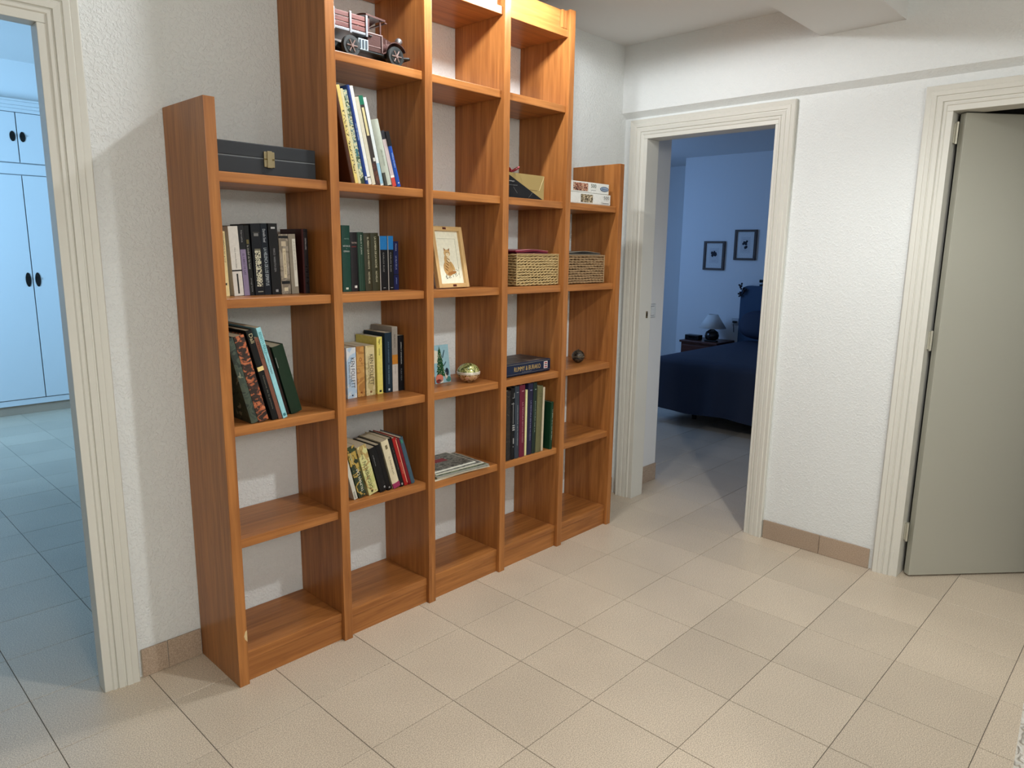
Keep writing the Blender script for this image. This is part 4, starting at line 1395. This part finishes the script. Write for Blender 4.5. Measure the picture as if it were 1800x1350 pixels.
# headboard
bm = BM()
hb = []
y0, y1, z1 = -1.02, .835, 1.16
for i in range(9):
    a = math.pi / 2 * i / 8
    hb.append((y1 - .09 + .09 * math.sin(a), z1 - .09 + .09 * math.cos(a)))
left = [(y0 + .09 - .09 * math.sin(math.pi / 2 * i / 8), z1 - .09 + .09 * math.cos(math.pi / 2 * i / 8)) for i in range(9)]
outline = left[::-1] + hb + [(y1, .3), (y0, .3)]
A = [bm.verts.new((.925, p[0], p[1])) for p in outline]
Bv = [bm.verts.new((.985, p[0], p[1])) for p in outline]
for i in range(len(outline)):
    j = (i + 1) % len(outline)
    bm.faces.new((A[i], A[j], Bv[j], Bv[i]))
bm.faces.new(A[::-1])
bm.faces.new(Bv)
HB = base_mat('slate_blue_upholstery', lin((62, 84, 110)), 0.85)
noise_bump(HB, 300, .3, .001)
obj('headboard', bm, HB, bed, .006)
# pillows under the spread end
for k, (cy, lab) in enumerate([(.89, 'navy pillow propped against the headboard on the nightstand side'), (.13, 'navy pillow propped against the headboard, farther from the nightstand')]):
    bm = BM()
    bmesh.ops.create_uvsphere(bm, u_segments=28, v_segments=18, radius=1)
    for v in bm.verts:
        x, y, z = v.co
        v.co = (math.copysign(abs(x) ** .8, x) * .09, math.copysign(abs(y) ** .6, y) * .36, math.copysign(abs(z) ** .65, z) * .155)
    p = obj('pillow', bm, NVY, None, smooth=True)
    p.location = (5.955, cy, .765)
    p.rotation_euler = (0, math.radians(22), 0)
    tag(p, lab, 'pillow', 'pillows on the bed')
# bedside table
MAH = wood('mahogany', (0.05, 0.014, 0.01), (0.13, 0.04, 0.025), 'y', 1, .35)
ns = thing('nightstand', 'reddish wooden nightstand beside the bed', 'nightstand', (5.95, 1.63, 0))
bobj('cabinet', (-.16, .22, -.20, .22, .10, .525), MAH, ns, .004)
bobj('top', (-.18, .23, -.22, .235, .525, .55), MAH, ns, .006)
dw = bobj('drawer', (-.172, -.16, -.18, .20, .38, .50), MAH, ns, .003)
bm = BM()
cyl(bm, (-.172, 0, .44), (-.195, 0, .44), .008, .013, 12)
obj('knob', bm, BRASS, dw)
for sx in (-.13, .19):
    for sy in (-.17, .19):
        bobj('leg', (sx - .018, sx + .018, sy - .018, sy + .018, 0, .10), MAH, ns, .003)
lp = thing('table_lamp', 'table lamp with a pale conical shade and round dark base on the nightstand', 'lamp', (6.0, 1.595, .551))
bm = BM()
lathe(bm, [(.045, 0), (.07, .015), (.078, .05), (.066, .09), (.03, .115), (.014, .122), (.012, .15)], n=24)
obj('lamp_base', bm, base_mat('dark_glazed_ceramic', (0.02, 0.017, 0.016), .2), lp, smooth=True)
bm = BM()
n = 28
ra, rb_ = [], []
for k in range(n):
    a = 2 * math.pi * k / n
    ra.append((math.cos(a), math.sin(a)))
for (r0, r1, flip) in ((.148, .052, 0), (.145, .049, 1)):
    A = [bm.verts.new((c * r0, s * r0, .135)) for c, s in ra]
    Bv = [bm.verts.new((c * r1, s * r1, .285)) for c, s in ra]
    for k in range(n):
        q = (A[k], A[(k + 1) % n], Bv[(k + 1) % n], Bv[k])
        bm.faces.new(q if not flip else q[::-1])
    if flip == 0:
        A0, B0 = A, Bv
    else:
        for k in range(n):
            bm.faces.new((A0[k], A[k], A[(k + 1) % n], A0[(k + 1) % n]))
            bm.faces.new((B0[k], B0[(k + 1) % n], Bv[(k + 1) % n], Bv[k]))
obj('lamp_shade', bm, base_mat('pale_shade_cloth', (0.75, 0.74, 0.70), .8), lp, smooth=True)
bm = BM()
cyl(bm, (0, 0, .15), (0, 0, .19), .012, n=12)
for k in range(3):
    a = k * 2.09
    cyl(bm, (0, 0, .19), (math.cos(a) * .112, math.sin(a) * .112, .19), .0015, n=5)
obj('socket', bm, DKM, lp)
cr = thing('clock_radio', 'low black clock radio at the left of the table lamp', 'clock radio', (5.86, 1.68, .551))
bobj('radio_body', (0, .09, 0, .17, 0, .052), C((20, 16, 16), .35), cr, .006)
bobj('display', (-.0015, .002, .02, .12, .015, .038), C((8, 8, 10), .15), cr)
rm = tag(bobj('remote_control', (5.84, 5.88, 1.455, 1.60, .5512, .566), C((18, 18, 20), .4), None, .004), 'thin black remote lying right of the lamp base', 'remote control')


# pictures in the bedroom (frame faces -x)
def wall_picture(y0, y1, z0, z1, label, seed):
    r = thing('picture_frame', label, 'picture', (6.2, y0, z0), group='framed prints on the bedroom wall')
    w, h, f = y1 - y0, z1 - z0, .026
    FM = C((84, 72, 66), .5)
    bobj('frame_side', (-.022, -.0005, 0, f, 0, h), FM, r, .001)
    bobj('frame_side', (-.022, -.0005, w - f, w, 0, h), FM, r, .001)
    bobj('frame_rail', (-.0215, -.0005, f, w - f, 0, f * .85), FM, r, .001)
    bobj('frame_rail', (-.0215, -.0005, f, w - f, h - f * .85, h), FM, r, .001)
    bobj('mat_board', (-.010, -.006, f, w - f, f * .85, h - f * .85), C((214, 214, 212), .7), r)
    bobj('print_sheet', (-.0108, -.010, w * .28, w * .72, h * .24, h * .76), C((202, 202, 202), .7), r)
    rnd = random.Random(seed)
    bm = BM()
    for k in range(11):
        cy, cz = w * .5 + rnd.uniform(-.026, .026), h * .5 + rnd.uniform(-.042, .042)
        s = rnd.uniform(.011, .017)
        n = 7
        vs = [bm.verts.new((-.0118 - k * .0001, cy + s * math.cos(2 * math.pi * i / n) * rnd.uniform(.7, 1.2), cz + s * math.sin(2 * math.pi * i / n) * rnd.uniform(.7, 1.2))) for i in range(n)]
        bm.faces.new(vs)
    obj('printed_emblem', bm, C((44, 44, 52), .7), r)
    bobj('caption', (-.0114, -.0106, w * .42, w * .58, h * .32, h * .325), C((120, 120, 124)), r)
    bobj('caption', (-.0114, -.0106, w * .36, w * .64, h * .67, h * .675), C((120, 120, 124)), r)


wall_picture(1.607, 1.860, 1.312, 1.629, 'dark-framed print hanging lower left, above the lamp', 3)
wall_picture(1.248, 1.497, 1.428, 1.751, 'dark-framed print hanging higher right, above the headboard', 5)
# small things on the headboard
bd = thing('bead_string', 'string of dark beads hung over the headboard corner', 'beads', (6.115, 1.33, 1.10))
bm = BM()
for i in range(26):
    t = i / 25
    x, y, z = -.012, -.022 + .05 * math.sin(t * 9) * .6 + .02, .075 - t * .13 + .012 * math.sin(i * 2.1)
    bmesh.ops.create_icosphere(bm, subdivisions=1, radius=.011, matrix=Matrix.Translation((x, y + .01 * math.cos(i * 1.7), z)))
tag(obj('beads', bm, C((40, 34, 40), .35), bd, smooth=True), kind='stuff')
rl = thing('reading_lamp', 'small black clip lamp standing on the headboard top', 'lamp', (6.155, 1.13, 1.160))
bm = BM(); box(bm, -.02, .02, -.025, .025, 0.0008, .02); obj('clip', bm, DKM, rl, .003)
bm = BM(); tube(bm, [(0, 0, .015), (0, .004, .03), (0, .0, .045)], .004, 8); obj('stem', bm, DKM, rl)
bm = BM(); cyl(bm, (0, -.03, .055), (0, .03, .052), .013, .017, 14); obj('lamp_head', bm, DKM, rl)
wl = thing('plug_adapter', 'black plug and short cable on the wall beside the headboard', 'plug', (6.2, 1.425, .70))
bm = BM(); box(bm, -.035, -.0005, -.018, .022, .045, .065); obj('plug', bm, DKM, wl, .003)
bm = BM(); tube(bm, [(-.02, .012, .05), (-.022, .014, .02), (-.02, .010, -.01), (-.018, .006, -.06)], .004, 6); obj('cable', bm, DKM, wl)
bobj('socket_plate', (-.006, -.0005, -.035, .045, .015, .095), C((205, 205, 205)), wl, .002)
